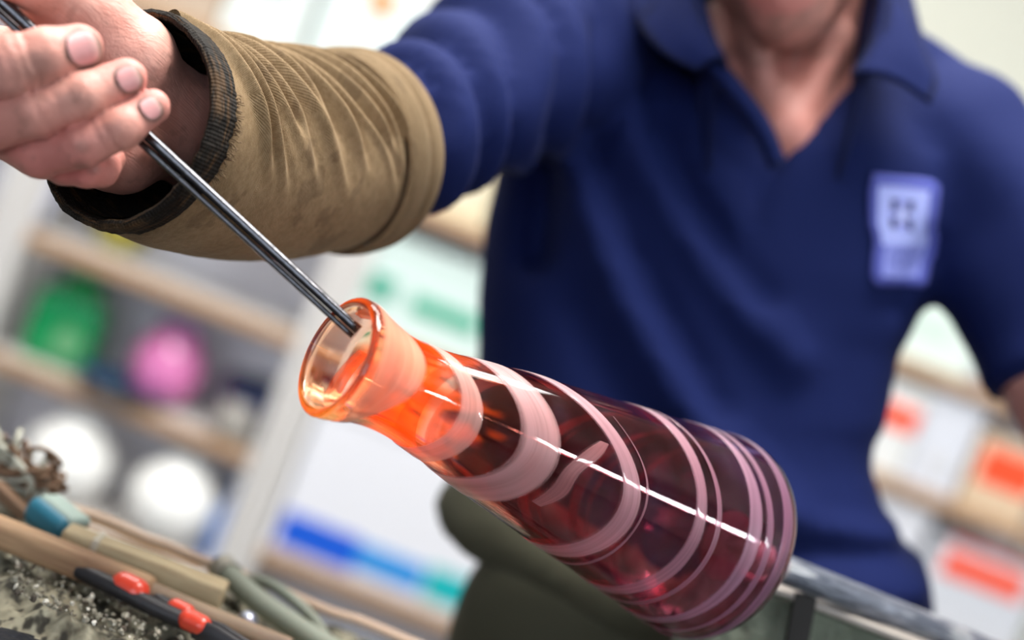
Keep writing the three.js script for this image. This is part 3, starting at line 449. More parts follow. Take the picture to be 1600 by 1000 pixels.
const ilo = V(9, 9, 9), ihi = V(-9, -9, -9); for (const p of [SR, ER, WRIST[2], NECK, HIP]) { ilo.min(p.clone().subScalar(0.09)); ihi.max(p.clone().addScalar(0.09)); }
const limbs = paint(skin(innerField, ilo, ihi, 0.014), (p) => skinTone(p, 0.1));
const fleshBump = texture(256, 256, (u, v) => { const n = 0.5 + 0.35 * fbm(u * 40, v * 40, 0, 3) + 0.15 * noise(u * 120, v * 50); return [n, n, n]; }, false, 30, 30);
const flesh = mat({ color: 0xffffff, vertexColors: true, roughness: 0.52, bumpMap: fleshBump, bumpScale: 0.0003, sheen: 0.2, sheenColor: lin(1, 0.6, 0.5), sheenRoughness: 0.5 });
const all = (list) => mergeGeometries(list.map((g) => slantUV(g)));
const body = mesh('body', own(all([hand, bust, armL, limbs]), person), flesh, person);
NAILS.forEach((k) => {
  const rows = [], n = 22; const fieldAt = (x, y) => land(handField, k.c.clone().addScaledVector(k.t, x * k.a).addScaledVector(k.s, y * k.b).addScaledVector(k.n, 0.02), k.n.clone().negate(), 0.06);
  for (let i = 0; i <= n; i++) { const row = []; for (let j = 0; j <= n; j++) { const u = i / n * 2 - 1, v = j / n * 2 - 1, x = u * Math.sqrt(1 - 0.42 * v * v), y = v * Math.sqrt(1 - 0.42 * u * u); row.push(fieldAt(x, y).addScaledVector(k.n, 0.0002 - 0.0003 * Math.max(Math.abs(u), Math.abs(v)) ** 4)); } rows.push(row); }
  const g = sheet(rows, 0.0008); const p = g.attributes.position, c = []; const w = V(0, 0, 0);
  for (let i = 0; i < p.count; i++) { w.fromBufferAttribute(p, i).sub(k.c); const x = w.dot(k.t) / k.a, y = w.dot(k.s) / k.b, e = (Math.abs(x) ** 2.6 + Math.abs(y) ** 2.6) ** (1 / 2.6), s = smooth(0.80, 0.96, e) * 0.85; c.push(lerp(0.58, 0.12, s), lerp(0.27 + 0.06 * smooth(0.2, 0.9, x), 0.08, s), lerp(0.27 + 0.03 * smooth(0.2, 0.9, x), 0.055, s)); }
  g.setAttribute('color', new THREE.Float32BufferAttribute(c, 3));
  mesh('fingernail', own(g, person), mat({ color: 0xffffff, vertexColors: true, roughness: 0.45 }), person, used.get('fingernail') ? undefined : 'fingernail with dirt round its edge');
});
for (const s of [-1, 1]) { const e = mesh('eye', own(new THREE.SphereGeometry(0.0115, 20, 14).applyMatrix4(new THREE.Matrix4().makeTranslation(s * 0.032, 0.008, 0.081)).applyMatrix4(headM), person), mat({ color: lin(0.55, 0.52, 0.5), roughness: 0.2 }), person);
  mesh('iris', own(new THREE.SphereGeometry(0.0118, 24, 8, 0, 2 * Math.PI, 0, 0.5).rotateX(Math.PI / 2 + 0.25).applyMatrix4(new THREE.Matrix4().makeTranslation(s * 0.032, 0.008, 0.081)).applyMatrix4(headM), person), mat({ color: lin(0.05, 0.04, 0.03), roughness: 0.15 }), e);
  mesh('eyebrow', own(tube([HP(s * 0.016, 0.026, 0.100), HP(s * 0.032, 0.031, 0.092), HP(s * 0.048, 0.026, 0.076)], 0.0042, 16, 8).applyMatrix4(headM), person), mat({ color: lin(0.06, 0.045, 0.035), roughness: 0.9 }), person);
}
{ // short hair over the crown, outside the picture
  const f = (p) => { const q = p.clone().applyMatrix4(toHead); return smax(ell(q.x, q.y - 0.037, q.z + 0.014, 0.081, 0.104, 0.099) + 0.003 * fbm(p.x * 90, p.y * 90, p.z * 90), 0.045 - q.y + q.z * 0.75, 0.01); };
  mesh('hair', own(skin(f, HC.clone().subScalar(0.15), HC.clone().addScalar(0.16), 0.006), person), mat({ color: lin(0.06, 0.045, 0.035), roughness: 0.9 }), person);
}
// ---------------------------------------------------------------- forearm guard of brown canvas
{
  const mid = new THREE.CatmullRomCurve3([W(203, 188, 0.738), W(290, 226, 0.776), W(382, 244, 0.818), W(478, 244, 0.866), W(568, 234, 0.912)]), R0 = 0.0555, R1 = 0.0585;
  const frame = (u) => { const p = mid.getPoint(u), t = mid.getTangent(u), up = W(400, 0, 0.8).sub(W(400, 500, 0.8)); up.addScaledVector(t, -up.dot(t)).normalize(); const side = V(0, 0, 0).crossVectors(up, t); const toE = EYE.clone().sub(p); if (side.dot(toE) < 0) side.negate(); return { p, t, up, side }; };
  const random = rng(11), RIDGES = []; for (let i = 0; i < 11; i++) RIDGES.push({ u: 0.12 + 0.068 * i + 0.025 * (random() - 0.5), s: 0.11 + 0.09 * random(), w: 0.015 + 0.008 * random(), h: 0.0048 + 0.0030 * random(), a: 0.5 + 0.45 * random(), b: 0.75 + 0.5 * random() });
  // angle 0 is the top, a quarter turn faces the camera
  function ridge(u, an) {
    let s = 0.0010 * fbm(u * 14, Math.cos(an) * 2, Math.sin(an) * 2, 3);
    for (const k of RIDGES) { const du = u - (k.u + k.s * (an - 0.9) + 0.014 * noise(an * 1.8, k.u * 40)), env = smooth(-1.3, -0.2, an) * smooth(1.05 + k.b, k.a + 0.4, an); s += env * k.h * (Math.exp(-((du / k.w) ** 2)) - 0.55 * Math.exp(-(((du - k.w * 1.7) / (k.w * 0.9)) ** 2))); }
    return s;
  }
  const radius = (u, an) => lerp(R0, R1, u) * (1 + 0.05 * Math.sin(u * Math.PI)) + ridge(u, an);
  const ring = (u, an, r) => { const f = frame(u); return f.p.clone().addScaledVector(f.up, Math.cos(an) * r).addScaledVector(f.side, Math.sin(an) * r); };
  function surface(nu, na, fn) {   // fn(i / nu, angle) gives a point
    const pos = [], uv = [], idx = []; for (let i = 0; i <= nu; i++) for (let j = 0; j <= na; j++) { const an = -Math.PI + j / na * 2 * Math.PI, p = fn(i / nu, an); pos.push(p.x, p.y, p.z); uv.push(an * 0.057, i / nu * 0.28); }
    for (let i = 0; i < nu; i++) for (let j = 0; j < na; j++) { const a = i * (na + 1) + j, b = a + na + 1; idx.push(a, a + 1, b, a + 1, b + 1, b); }
    const g = new THREE.BufferGeometry(); g.setAttribute('position', new THREE.Float32BufferAttribute(pos, 3)); g.setAttribute('uv', new THREE.Float32BufferAttribute(uv, 2)); g.setIndex(idx); g.computeVertexNormals(); return g;
  }
  const weave = texture(256, 256, (u, v) => { const n = 0.5 + 0.3 * Math.sin(u * 256 * 1.57 + v * 200) + 0.3 * noise(u * 120, v * 120); return [n, n, n]; }, false, 14, 14);
  const stain = texture(512, 512, (u, v) => { const n = fbm(u * 9, v * 9, 2, 5), f = noise(u * 130, v * 130), k = smooth(0.30, 0.42, fbm(u * 16 + 9, v * 16, 5, 4)); const b = [0.505 + 0.07 * n + 0.03 * f, 0.415 + 0.065 * n + 0.03 * f, 0.295 + 0.06 * n + 0.03 * f]; return b.map((x, i) => lerp(x, [0.30, 0.23, 0.15][i], k * 0.3)); }, true, 3.5, 3.5);
  const canvasCloth = mat({ color: 0xffffff, map: stain, roughness: 0.9, bumpMap: weave, bumpScale: 0.0003, sheen: 0.25, sheenColor: lin(0.9, 0.75, 0.5), sheenRoughness: 0.5 });
  const end = (u, an) => 1 - (0.05 + 0.22 * Math.exp(-(((an - 2.05) / 0.45) ** 2))) * smooth(0.90, 1.0, u);
  const g = surface(420, 260, (t, an) => { const u = 0.015 + 0.895 * t; return ring(u, an, radius(u, an) * end(u / 0.91, an)); });
  const guard = mesh('forearm_guard', own(g, person), canvasCloth, person, 'brown canvas forearm guard, wrinkled, with a frayed dark cuff');
  // doubled hem at the elbow
  const hem = surface(60, 160, (t, an) => { const u = 0.855 + 0.15 * t, prof = Math.sin(Math.PI * clamp(t)) ** 0.35 * 0.0045 - 0.0022 * Math.exp(-(((t - 0.55) / 0.08) ** 2)), f = frame(Math.min(u, 1)), over = Math.max(0, u - 1) * 0.28, dent = 0.004 * Math.exp(-((an + 0.55) ** 2) / 0.1); return f.p.clone().addScaledVector(f.t, over).addScaledVector(f.up, Math.cos(an) * (0.0605 + prof + dent)).addScaledVector(f.side, Math.sin(an) * (0.0605 + prof + dent)); });
  mesh('rolled_hem', own(hem, person), canvasCloth, guard, 'rolled doubled canvas hem at the elbow');
  // cuff: ribbed dark binding turned round the opening, and the lining behind it
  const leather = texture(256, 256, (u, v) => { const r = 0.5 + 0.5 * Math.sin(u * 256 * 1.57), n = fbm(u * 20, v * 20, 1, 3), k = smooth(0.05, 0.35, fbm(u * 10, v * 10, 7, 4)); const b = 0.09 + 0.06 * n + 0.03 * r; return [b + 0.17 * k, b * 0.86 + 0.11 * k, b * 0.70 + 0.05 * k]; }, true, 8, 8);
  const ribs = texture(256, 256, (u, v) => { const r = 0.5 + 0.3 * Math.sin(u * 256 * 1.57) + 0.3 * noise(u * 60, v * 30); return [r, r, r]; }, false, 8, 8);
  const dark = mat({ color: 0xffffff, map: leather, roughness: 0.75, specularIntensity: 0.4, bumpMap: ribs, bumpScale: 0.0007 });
  const wob = (an) => 0.0024 * noise(Math.cos(an) * 1.6, Math.sin(an) * 1.6, 4) + 0.0010 * noise(Math.cos(an) * 6, Math.sin(an) * 6, 8);
  const SECTION = [[0.022, -0.0042], [0.008, -0.0036], [-0.003, -0.0022], [-0.0045, 0.0002], [-0.003, 0.0026], [0.004, 0.0030], [0.0100, 0.0027], [0.0145, 0.0025], [0.0165, 0.0014], [0.0168, -0.0005]];   // [along the arm, out from the sleeve]
  const cuff = surface(54, 420, (t, an) => { const x = t * (SECTION.length - 1), i = Math.min(Math.floor(x), SECTION.length - 2), k = x - i, ragged = an > 1.3 && an < 2.3 ? 0.0022 * noise(an * 40, 2) * smooth(0.6, 0.9, t) : 0; const al = lerp(SECTION[i][0], SECTION[i + 1][0], k) * (1 + 0.18 * Math.cos(an - 1.7)) + 0.0006 * noise(Math.cos(an) * 14, Math.sin(an) * 14, t * 4) + ragged, ou = lerp(SECTION[i][1], SECTION[i + 1][1], k) + wob(an) * 0.6 + 0.0003 * noise(Math.cos(an) * 30, Math.sin(an) * 30, t * 9), u = al / 0.28, f = frame(Math.max(u, 0)), r = lerp(R0, R1, Math.max(u, 0)) * 1.01 + ou; return f.p.clone().addScaledVector(f.t, Math.min(al, 0)).addScaledVector(f.up, Math.cos(an) * r).addScaledVector(f.side, Math.sin(an) * r); });
  mesh('cuff_binding', own(cuff, person), dark, guard, 'dark ribbed leather cuff binding');
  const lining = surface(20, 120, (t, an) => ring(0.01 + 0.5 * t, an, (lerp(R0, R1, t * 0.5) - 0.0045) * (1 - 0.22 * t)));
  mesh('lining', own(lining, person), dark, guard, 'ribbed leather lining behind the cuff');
  mesh('lining', own(surface(10, 120, (t, an) => ring(0.76 + 0.235 * t, an, lerp(R0, R1, 0.9) * (0.97 + 0.05 * t))), person), canvasCloth, guard, 'inside of the canvas at the elbow');
  // frayed threads at the top and the front of the cuff
  const th = []; for (let i = 0; i < 210; i++) {
    const front = i < 110, an = front ? 1.75 + 0.75 * (random() - 0.5) : -0.30 + 0.24 * (random() - 0.5), u = front ? 0.055 + 0.012 * random() : 0.0, f = frame(Math.max(u, 0)), r = lerp(R0, R1, u) + 0.0015, base = f.p.clone().addScaledVector(f.up, Math.cos(an) * r).addScaledVector(f.side, Math.sin(an) * r), n = f.up.clone().multiplyScalar(Math.cos(an)).addScaledVector(f.side, Math.sin(an));
    const dir = front ? n.clone().multiplyScalar(0.6).addScaledVector(f.t, 0.5 + random()) : n.clone().multiplyScalar(0.7).addScaledVector(f.t, -1.2 * random()).addScaledVector(f.up, 0.2), l = front ? 0.0025 + 0.004 * random() : 0.004 + 0.008 * random();
    dir.add(V(random() - 0.5, random() - 0.5, random() - 0.5)).normalize(); const m = base.clone().addScaledVector(dir, l * 0.6).add(V((random() - 0.5) * l * 0.4, (random() - 0.5) * l * 0.4, 0));
    th.push(new THREE.TubeGeometry(new THREE.CatmullRomCurve3([base, m, base.clone().addScaledVector(dir, l).add(V((random() - 0.5) * l * 0.5, -0.15 * l, 0))]), 5, front ? 0.00025 : 0.0004, 4));
  }
  const fr = mesh('frayed_threads', own(merge(th), person), mat({ color: lin(0.16, 0.10, 0.05), roughness: 0.9 }), guard, 'frayed threads'); fr.userData.kind = 'stuff';
}
// ---------------------------------------------------------------- rolled-down olive overalls
{
  const down = V(0, -1, 0), hR = W(925, 985, 1.185), hL = W(1275, 1080, 1.185);
  const knee = (h, k) => V(h.x + k, 0.50, h.z + 0.03), foot = (h, k) => V(h.x + k * 2, 0.1, h.z);
  const ringC = W(1080, 925, 1.185), wx = 0.205, wz = 0.138;
  const fld = (p) => {
    let d = ell(p.x - ringC.x, p.y - (ringC.y - 0.07), p.z - ringC.z, 0.172, 0.12, 0.118);
    for (const [h, k] of [[hR, -0.02], [hL, 0.03]]) d = smin(d, smin(cap(p, h, knee(h, k), 0.098, 0.072), cap(p, knee(h, k), foot(h, k), 0.072, 0.062), 0.03), 0.04);
    return smax(d - 0.003 * Math.sin(p.y * 40 + p.x * 25 + 2 * noise(p.x * 9, p.y * 9, p.z * 9)), 0.055 - p.y, 0.01);
  };
  const olive = mat({ color: lin(0.060, 0.058, 0.034), roughness: 0.88, sheen: 0.4, sheenColor: lin(0.4, 0.42, 0.32), sheenRoughness: 0.5 });
  const tr = mesh('trousers', own(skin(fld, V(ringC.x - 0.3, 0.03, ringC.z - 0.2), V(ringC.x + 0.36, ringC.y + 0.1, ringC.z + 0.22), 0.011), person), olive, person, 'olive green work trousers');
  const roll = (p) => { const x = (p.x - ringC.x) / wx, z = (p.z - ringC.z) / wz, l = Math.hypot(x, z) || 1e-6, e = Math.hypot(p.x - ringC.x - x / l * wx, p.z - ringC.z - z / l * wz) * Math.sign(l - 1), y = p.y - ringC.y - 0.012 * noise(p.x * 9, p.z * 9, 3); return Math.hypot(e / 0.017, y / 0.027) * 0.017 - 0.017 - 0.003 * noise(p.x * 30, p.y * 60, p.z * 30); };
  mesh('rolled_waist', own(skin(roll, V(ringC.x - 0.27, ringC.y - 0.08, ringC.z - 0.21), V(ringC.x + 0.27, ringC.y + 0.08, ringC.z + 0.21), 0.008), person), olive, tr, 'overall top rolled down round the waist');
  for (const [h, k] of [[hR, -0.02], [hL, 0.03]]) {
    const f = foot(h, k), s = (p) => smax(smin(ell(p.x - f.x, p.y - 0.045, p.z - f.z - 0.06, 0.05, 0.055, 0.14), cap(p, V(f.x, 0.12, f.z), V(f.x, 0.05, f.z), 0.045, 0.048), 0.03), 0.002 - p.y, 0.004);
    mesh('boot', own(skin(s, V(f.x - 0.08, -0.01, f.z - 0.12), V(f.x + 0.08, 0.2, f.z + 0.24), 0.009), person), mat({ color: lin(0.02, 0.017, 0.015), roughness: 0.6 }), person);
  }
}
// ---------------------------------------------------------------- bench rail under the pipe
{
  const zr = -0.905, a = onPlane(1225, 912, zr), b = onPlane(1440, 1004, zr), top = (a.y + b.y) / 2;
  const t = thing('bench_rail', 'upright grey green steel bench rail with a dark strap under the blowpipe', 'rail', V(0.5, 0, zr));
  const cast = mat({ color: 0xffffff, roughness: 0.7, metalness: 0.1, map: texture(512, 512, (u, v) => { const n = fbm(u * 14, v * 14, 6, 5), k = smooth(0.1, 0.4, fbm(u * 30, v * 30, 2, 3)); return [0.40 + 0.12 * n + 0.06 * k, 0.43 + 0.12 * n + 0.06 * k, 0.37 + 0.11 * n + 0.05 * k]; }, true, 4, 4), bumpMap: texture(512, 512, (u, v) => { const n = 0.5 + 0.6 * fbm(u * 22, v * 22, 6, 4); return [n, n, n]; }, false, 4, 4), bumpScale: 0.006 });
  const plate = box(0.66, 0.24, 0.014, 0, top - 0.125, 0, 0.003); boxUV(plate); mesh('rail_plate', plate, cast, t, 'rough grey green rail plate');
  const litEdge = mat({ color: lin(0.42, 0.38, 0.34), metalness: 0.7, roughness: 0.45 });  // pale colour stands for light caught on the rail's top edge
  mesh('top_strip', box(0.66, 0.005, 0.02, 0, top - 0.0025, 0.002, 0.0015), litEdge, t, 'top edge coloured bright as if lit');
  const dark = mat({ color: lin(0.03, 0.028, 0.026), roughness: 0.6, metalness: 0.4 });
  const s = onPlane(1246, 940, zr), strap = new THREE.BoxGeometry(0.0135, 0.2, 0.006).translate(0, -0.1, 0).rotateZ(0.2).translate(s.x - 0.5, top + 0.002, 0.012); mesh('strap', strap, dark, t, 'dark steel strap');
  for (const x of [-0.31, 0.31]) mesh('post', box(0.03, top - 0.02, 0.03, x, (top - 0.02) / 2, -0.022, 0.003), dark, t);
  for (const x of [-0.31, 0.31]) mesh('foot', box(0.06, 0.02, 0.3, x, 0.01, -0.022, 0.004), dark, t);
}
// ---------------------------------------------------------------- low workbench at the left, with what lies on it
const BY = 0.84, ZF = -0.768, ZB = -0.952, BX0 = -0.75, BX1 = 0.055;
const bench = thing('workbench', 'low workbench with a crusty grey mortar top and a steel front coloured dark as if in shade', 'workbench', V((BX0 + BX1) / 2, 0, -0.80));
{
  const w = BX1 - BX0, steel = mat({ color: lin(0.012, 0.014, 0.024), roughness: 0.5, metalness: 0.5, bumpMap: texture(256, 256, (u, v) => { const n = 0.5 + 0.5 * fbm(u * 30, v * 30); return [n, n, n]; }, false, 5, 5), bumpScale: 0.002 });  // near-black colour puts the shade of the bench front into the metal
  mesh('shaded_tray', boxUV(box(w, 0.03, ZF - ZB + 0.2, 0, BY - 0.032, (ZF + ZB) / 2 + 0.8 + 0.09)), steel, bench, 'steel tray along the front, coloured dark blue for the shade on the bench face');
  // uneven crust over the top
  const rows = [], nx = 260, nz = 70; for (let i = 0; i <= nz; i++) { const row = []; for (let j = 0; j <= nx; j++) { const x = -w / 2 + j / nx * w, wx = x + bench.position.x, v = i / nz, edge = 0.012 * fbm(wx * 30, 4, 2), z = lerp(ZB + 0.004, ZF + edge, v) + 0.80; const pile = 0.010 * Math.exp(-(((wx + 0.36) / 0.09) ** 2) - (((v - 0.62) / 0.25) ** 2)); row.push(V(x, BY - 0.009 + 0.010 * fbm(wx * 60, z * 60, 1, 5) + 0.004 * Math.abs(noise(wx * 130, z * 130)) + pile * 0.6 - 0.012 * smooth(0.9, 1, v), z)); } rows.push(row); }
  const crust = mat({ color: 0xffffff, roughness: 0.92, map: texture(1024, 512, (u, v) => { const n = fbm(u * 150, v * 36, 3, 5), k = smooth(-0.1, 0.4, fbm(u * 34 + 3, v * 9, 9, 5)), s = smooth(0.0, 0.35, fbm(u * 190, v * 45, 5, 3)); const b = [0.45 + 0.36 * n, 0.435 + 0.36 * n, 0.37 + 0.33 * n]; return b.map((x, i) => lerp(lerp(x, [0.68, 0.65, 0.55][i], k * 0.75), [0.11, 0.10, 0.08][i], s * 0.75)); }) });
  mesh('mortar_crust', sheet(rows.reverse(), 0.012), crust, bench, 'crusty pale grey mortar');
  const edgeHighlight = mat({ color: lin(0.46, 0.33, 0.24), roughness: 0.6 });  // pale trim colour carries the highlight of the bench edge
  const lip = []; for (let i = 0; i <= 60; i++) lip.push(V(-w / 2 + i / 60 * w, BY + 0.004 + 0.0012 * noise(i * 0.7, 3), ZB + 0.80 + 0.0015 * noise(i * 0.9, 8)));
  mesh('edge_strip', tube(lip, 0.0036, 120, 8), edgeHighlight, bench, 'pale coppery strip, a painted highlight along the far edge');
  for (const x of [-w / 2 + 0.04, w / 2 - 0.04]) for (const z of [-0.13, 0.17]) mesh('leg', box(0.04, BY - 0.047, 0.04, x, (BY - 0.047) / 2, z), steel, bench);
}
const onBench = (px, py, up = 0) => { const r = W(px, py, 1).sub(EYE); return EYE.clone().addScaledVector(r, (BY + up - EYE.y) / r.y); };
const grain = (a, b, seed) => texture(256, 256, (u, v) => { const n = fbm(u * 5 + 2 * noise(v * 3, seed), v * 50, seed, 4), k = 0.5 + 0.5 * Math.sin(v * 60 + 4 * noise(u * 3, v * 4, seed)); const t = clamp(0.5 + n + 0.2 * k - 0.1); return a.map((x, i) => lerp(x, b[i], t)); }, true, 4, 4);
// a straight thing lying between two points: local x along it
function laid(name, label, category, p, q) { const t = thing(name, label, category, p.clone().add(q).multiplyScalar(0.5)); const x = q.clone().sub(p).normalize(), z = V(0, 0, 0).crossVectors(x, V(0, 1, 0)).normalize(); t.quaternion.setFromRotationMatrix(new THREE.Matrix4().makeBasis(x, V(0, 0, 0).crossVectors(z, x), z)); t.updateMatrixWorld(true); return [t, p.distanceTo(q)]; }
{
  const p = onBench(95, 845, 0.013), q = onBench(348, 938, 0.013), [t, l] = laid('wooden_bar', 'squared pale wooden bar lying along the far edge of the workbench', 'bar', p, q);
  mesh('bar', boxUV(box(l, 0.020, 0.020, 0, 0.0, -0.002, 0.003)), mat({ color: 0xffffff, map: grain([0.50, 0.43, 0.32], [0.72, 0.66, 0.53], 3), roughness: 0.75 }), t);
  mesh('steel_band', box(0.005, 0.0215, 0.0215, -l * 0.30, 0.0, -0.002, 0.002), mat({ color: lin(0.42, 0.38, 0.30), metalness: 0.2, roughness: 0.5 }), t, 'thin grey band');
}
{
  const p = onBench(-30, 822, 0.010), q = onBench(452, 1016, 0.009), [t, l] = laid('wooden_stick', 'long scorched wooden stick lying in front of the pale bar', 'stick', p, q);
  mesh('stick_blade', boxUV(box(l * 0.55, 0.017, 0.020, -l * 0.22, 0.001, 0, 0.006)), mat({ color: 0xffffff, map: grain([0.42, 0.30, 0.21], [0.70, 0.57, 0.43], 7), roughness: 0.7 }), t);
  mesh('stick_handle', boxUV(lathe([[0, -l * 0.26], [0.0075, -l * 0.255], [0.0068, 0], [0.0072, l * 0.255], [0, l * 0.26]], 20).rotateZ(-Math.PI / 2).translate(l * 0.24, 0, 0)), mat({ color: 0xffffff, map: grain([0.38, 0.31, 0.25], [0.55, 0.47, 0.38], 9), roughness: 0.7 }), t, 'greyer rounded handle');
}
{
  const p = onBench(130, 890, 0.009), q = onBench(350, 1000, 0.009), [t, l] = laid('pliers', 'black handled pliers with bright red grips on the crust', 'pliers', p, q);
  const black = mat({ color: lin(0.012, 0.011, 0.014), roughness: 0.5 }), red = mat({ color: lin(0.62, 0.045, 0.018), roughness: 0.4, clearcoat: 0.5 });
  mesh('handle', tube([V(-l / 2, 0, 0.004), V(-l * 0.2, 0.001, 0.006), V(l * 0.1, 0, 0.003), V(l * 0.3, 0, 0)], 0.0052, 40, 12), black, t); mesh('handle', tube([V(-l / 2, 0, -0.012), V(-l * 0.2, 0, -0.013), V(l * 0.1, 0, -0.006), V(l * 0.3, 0, 0)], 0.005, 40, 12), black, t);
  for (const [x, z, r, h] of [[-0.016, 0.002, 0.0082, 0.008], [l * 0.155, -0.006, 0.0055, 0.007], [l * 0.30, 0.002, 0.0062, 0.008]]) mesh('red_grip', new THREE.CapsuleGeometry(r, h, 8, 20).rotateZ(Math.PI / 2).translate(x, r * 0.35, z), red, t, 'glossy red grip');
  mesh('jaw', merge([lathe([[0, 0], [0.006, 0.002], [0.0075, 0.015], [0.004, 0.045], [0, 0.047]], 16).scale(1, 1, 0.45).rotateZ(-Math.PI / 2).translate(l * 0.3, 0, -0.003), lathe([[0, 0], [0.006, 0.002], [0.0075, 0.015], [0.004, 0.045], [0, 0.047]], 16).scale(1, 1, 0.45).rotateZ(-Math.PI / 2).translate(l * 0.3, 0, 0.004)]), black, t);
}
{
  const rubber = mat({ color: lin(0.19, 0.21, 0.165), roughness: 0.55 });
  const hose = (label, list, r) => { const pts = list.map(([x, y, u]) => onBench(x, y, r + u)), o = pts[0].clone(), t = thing('hose', label, 'hose', o, null); mesh('hose_tube', tube(pts.map((p) => p.clone().sub(o)), r, 80, 14), rubber, t); mesh('hose_end', new THREE.CylinderGeometry(r * 1.25, r * 1.25, 0.014, 16).applyQuaternion(new THREE.Quaternion().setFromUnitVectors(V(0, 1, 0), pts[1].clone().sub(o).normalize())), mat({ color: lin(0.3, 0.28, 0.24), metalness: 0.6, roughness: 0.4 }), t); };
  hose('thick grey green rubber hose curling off the end of the bench', [[352, 893, 0], [372, 912, 0], [402, 938, 0], [445, 968, 0], [500, 1004, 0], [560, 1040, 0]], 0.0075);
  hose('thin brown grey hose arching behind the thick one', [[390, 905, 0.0], [420, 912, 0.006], [455, 935, 0.008], [485, 962, 0.004], [505, 990, 0], [515, 1020, 0]], 0.0038);
}
{
  const p = onBench(52, 790, 0.016), q = onBench(112, 838, 0.012), [t, l] = laid('teal_handle', 'teal blue tapered tool handle lying at the back of the bench', 'handle', p, q);
  mesh('grip', boxUV(box(l, 0.020, 0.020, 0, 0, 0, 0.008)), mat({ color: lin(0.012, 0.13, 0.20), roughness: 0.5 }), t); mesh('end_cap', box(l * 0.9, 0.008, 0.018, 0.002, 0.008, -0.004, 0.004), mat({ color: lin(0.28, 0.36, 0.32), roughness: 0.6 }), t, 'faded green top side');
}
{
  const o = onBench(18, 790, 0.0), t = thing('wire_bundle', 'tangle of rusty wire and scrap at the left end of the bench', 'wire', o), random = rng(5), rust = mat({ color: lin(0.17, 0.10, 0.06), roughness: 0.75, metalness: 0.3 }), grey = mat({ color: lin(0.36, 0.36, 0.3), roughness: 0.6, metalness: 0.2 });
  for (let i = 0; i < 14; i++) { const pts = []; for (let k = 0; k < 6; k++) pts.push(V((random() - 0.55) * 0.06, 0.003 + random() * 0.042, (random() - 0.5) * 0.03)); mesh('wire', tube(pts, 0.0014 + 0.001 * random(), 50, 6), i % 3 ? rust : grey, t); }
  mesh('scrap', lathe([[0, -0.02], [0.012, -0.02], [0.014, 0.01], [0.009, 0.022], [0, 0.022]], 14).rotateZ(0.5).translate(-0.028, 0.026, 0.004), grey, t, 'grey scrap lump'); mesh('scrap', box(0.03, 0.008, 0.012, 0.0, 0.010, 0.02, 0.002).rotateZ(-0.4), rust, t);
}
{
  const o = onBench(386, 972, 0.007), b = thing('steel_ball', 'small shiny steel ball between the rod and the hose', 'ball', o); mesh('ball', new THREE.SphereGeometry(0.0068, 24, 16), mat({ color: lin(0.36, 0.38, 0.46), metalness: 1, roughness: 0.4 }), b);
}
{ // loose crumbs of glass and mortar on the crust
  const random = rng(21), base = new THREE.IcosahedronGeometry(1, 1); { const p = base.attributes.position; for (let i = 0; i < p.count; i++) { const k = 1 + 0.35 * noise(p.getX(i) * 2.2, p.getY(i) * 2.2, p.getZ(i) * 2.2); p.setXYZ(i, p.getX(i) * k, p.getY(i) * k * 0.7, p.getZ(i) * k); } base.computeVertexNormals(); }
  const m = new THREE.InstancedMesh(base, mat({ color: 0xffffff, roughness: 0.35 }), 420), M = new THREE.Matrix4(), q = new THREE.Quaternion(), c = new THREE.Color(); m.name = 'crumbs'; m.userData = { kind: 'stuff', label: 'loose glassy crumbs and mortar flakes scattered on the workbench crust', category: 'crumbs' }; m.castShadow = m.receiveShadow = true;
  for (let i = 0; i < 420; i++) { const heap = i < 250, x = heap ? 20 + 230 * random() ** 1.3 : 560 * random(), y = heap ? 850 + 0.36 * x + 75 * random() : 835 + 0.36 * x + 120 * random(), p = onBench(x, y, 0.002); p.z = clamp(p.z, ZB + 0.02, ZF - 0.004); const s = 0.0006 + 0.0016 * random() ** 3; q.setFromEuler(new THREE.Euler(random() * 6, random() * 6, random() * 6)); M.compose(p, q, V(s, s * (0.5 + 0.5 * random()), s)); m.setMatrixAt(i, M); const k = random(); m.setColorAt(i, k < 0.12 ? c.setRGB(0.75, 0.72, 0.62) : k < 0.75 ? c.setRGB(0.27, 0.25, 0.19) : c.setRGB(0.09, 0.07, 0.05)); }
  scene.add(m);
}
// ---------------------------------------------------------------- shelves along the back wall
const SF = -2.98, SBK = -3.29, SD = SF - SBK;
const boardWood = mat({ color: 0xffffff, map: grain([0.60, 0.47, 0.35], [0.74, 0.60, 0.47], 13), roughness: 0.7 });
const boardTop = mat({ color: lin(0.62, 0.60, 0.58), roughness: 0.7 }), greyPaint = mat({ color: lin(0.62, 0.60, 0.58), roughness: 0.6 }), backPaint = mat({ color: lin(0.82, 0.80, 0.85), roughness: 0.85 });
function shelving(label, x0, x1, top, levels) {
  const t = thing('shelf_unit', label, 'shelves', V((x0 + x1) / 2, 0, (SF + SBK) / 2)), w = x1 - x0 - 0.006;
  for (const x of [-w / 2 + 0.02, w / 2 - 0.02]) for (const z of [SD / 2 - 0.02, -SD / 2 + 0.02]) mesh('post', box(0.04, top, 0.04, x, top / 2, z, 0.003), greyPaint, t);
  mesh('back_panel', box(w - 0.08, top - 0.1, 0.008, 0, top / 2 + 0.04, -SD / 2 + 0.005, 0.002), backPaint, t);
  for (const y of levels) { const s = mesh('shelf_board', box(w - 0.082, 0.022, SD - 0.03, 0, y - 0.011, 0.005, 0.002), boardTop, t); mesh('edge_strip', box(w - 0.082, 0.032, 0.012, 0, y - 0.014, SD / 2 - 0.006, 0.003), boardWood, s, 'tan wooden front edge'); }
  return t;
}
const X1a = -1.05, X2a = -0.36, X3a = 0.42, X4a = 1.31;
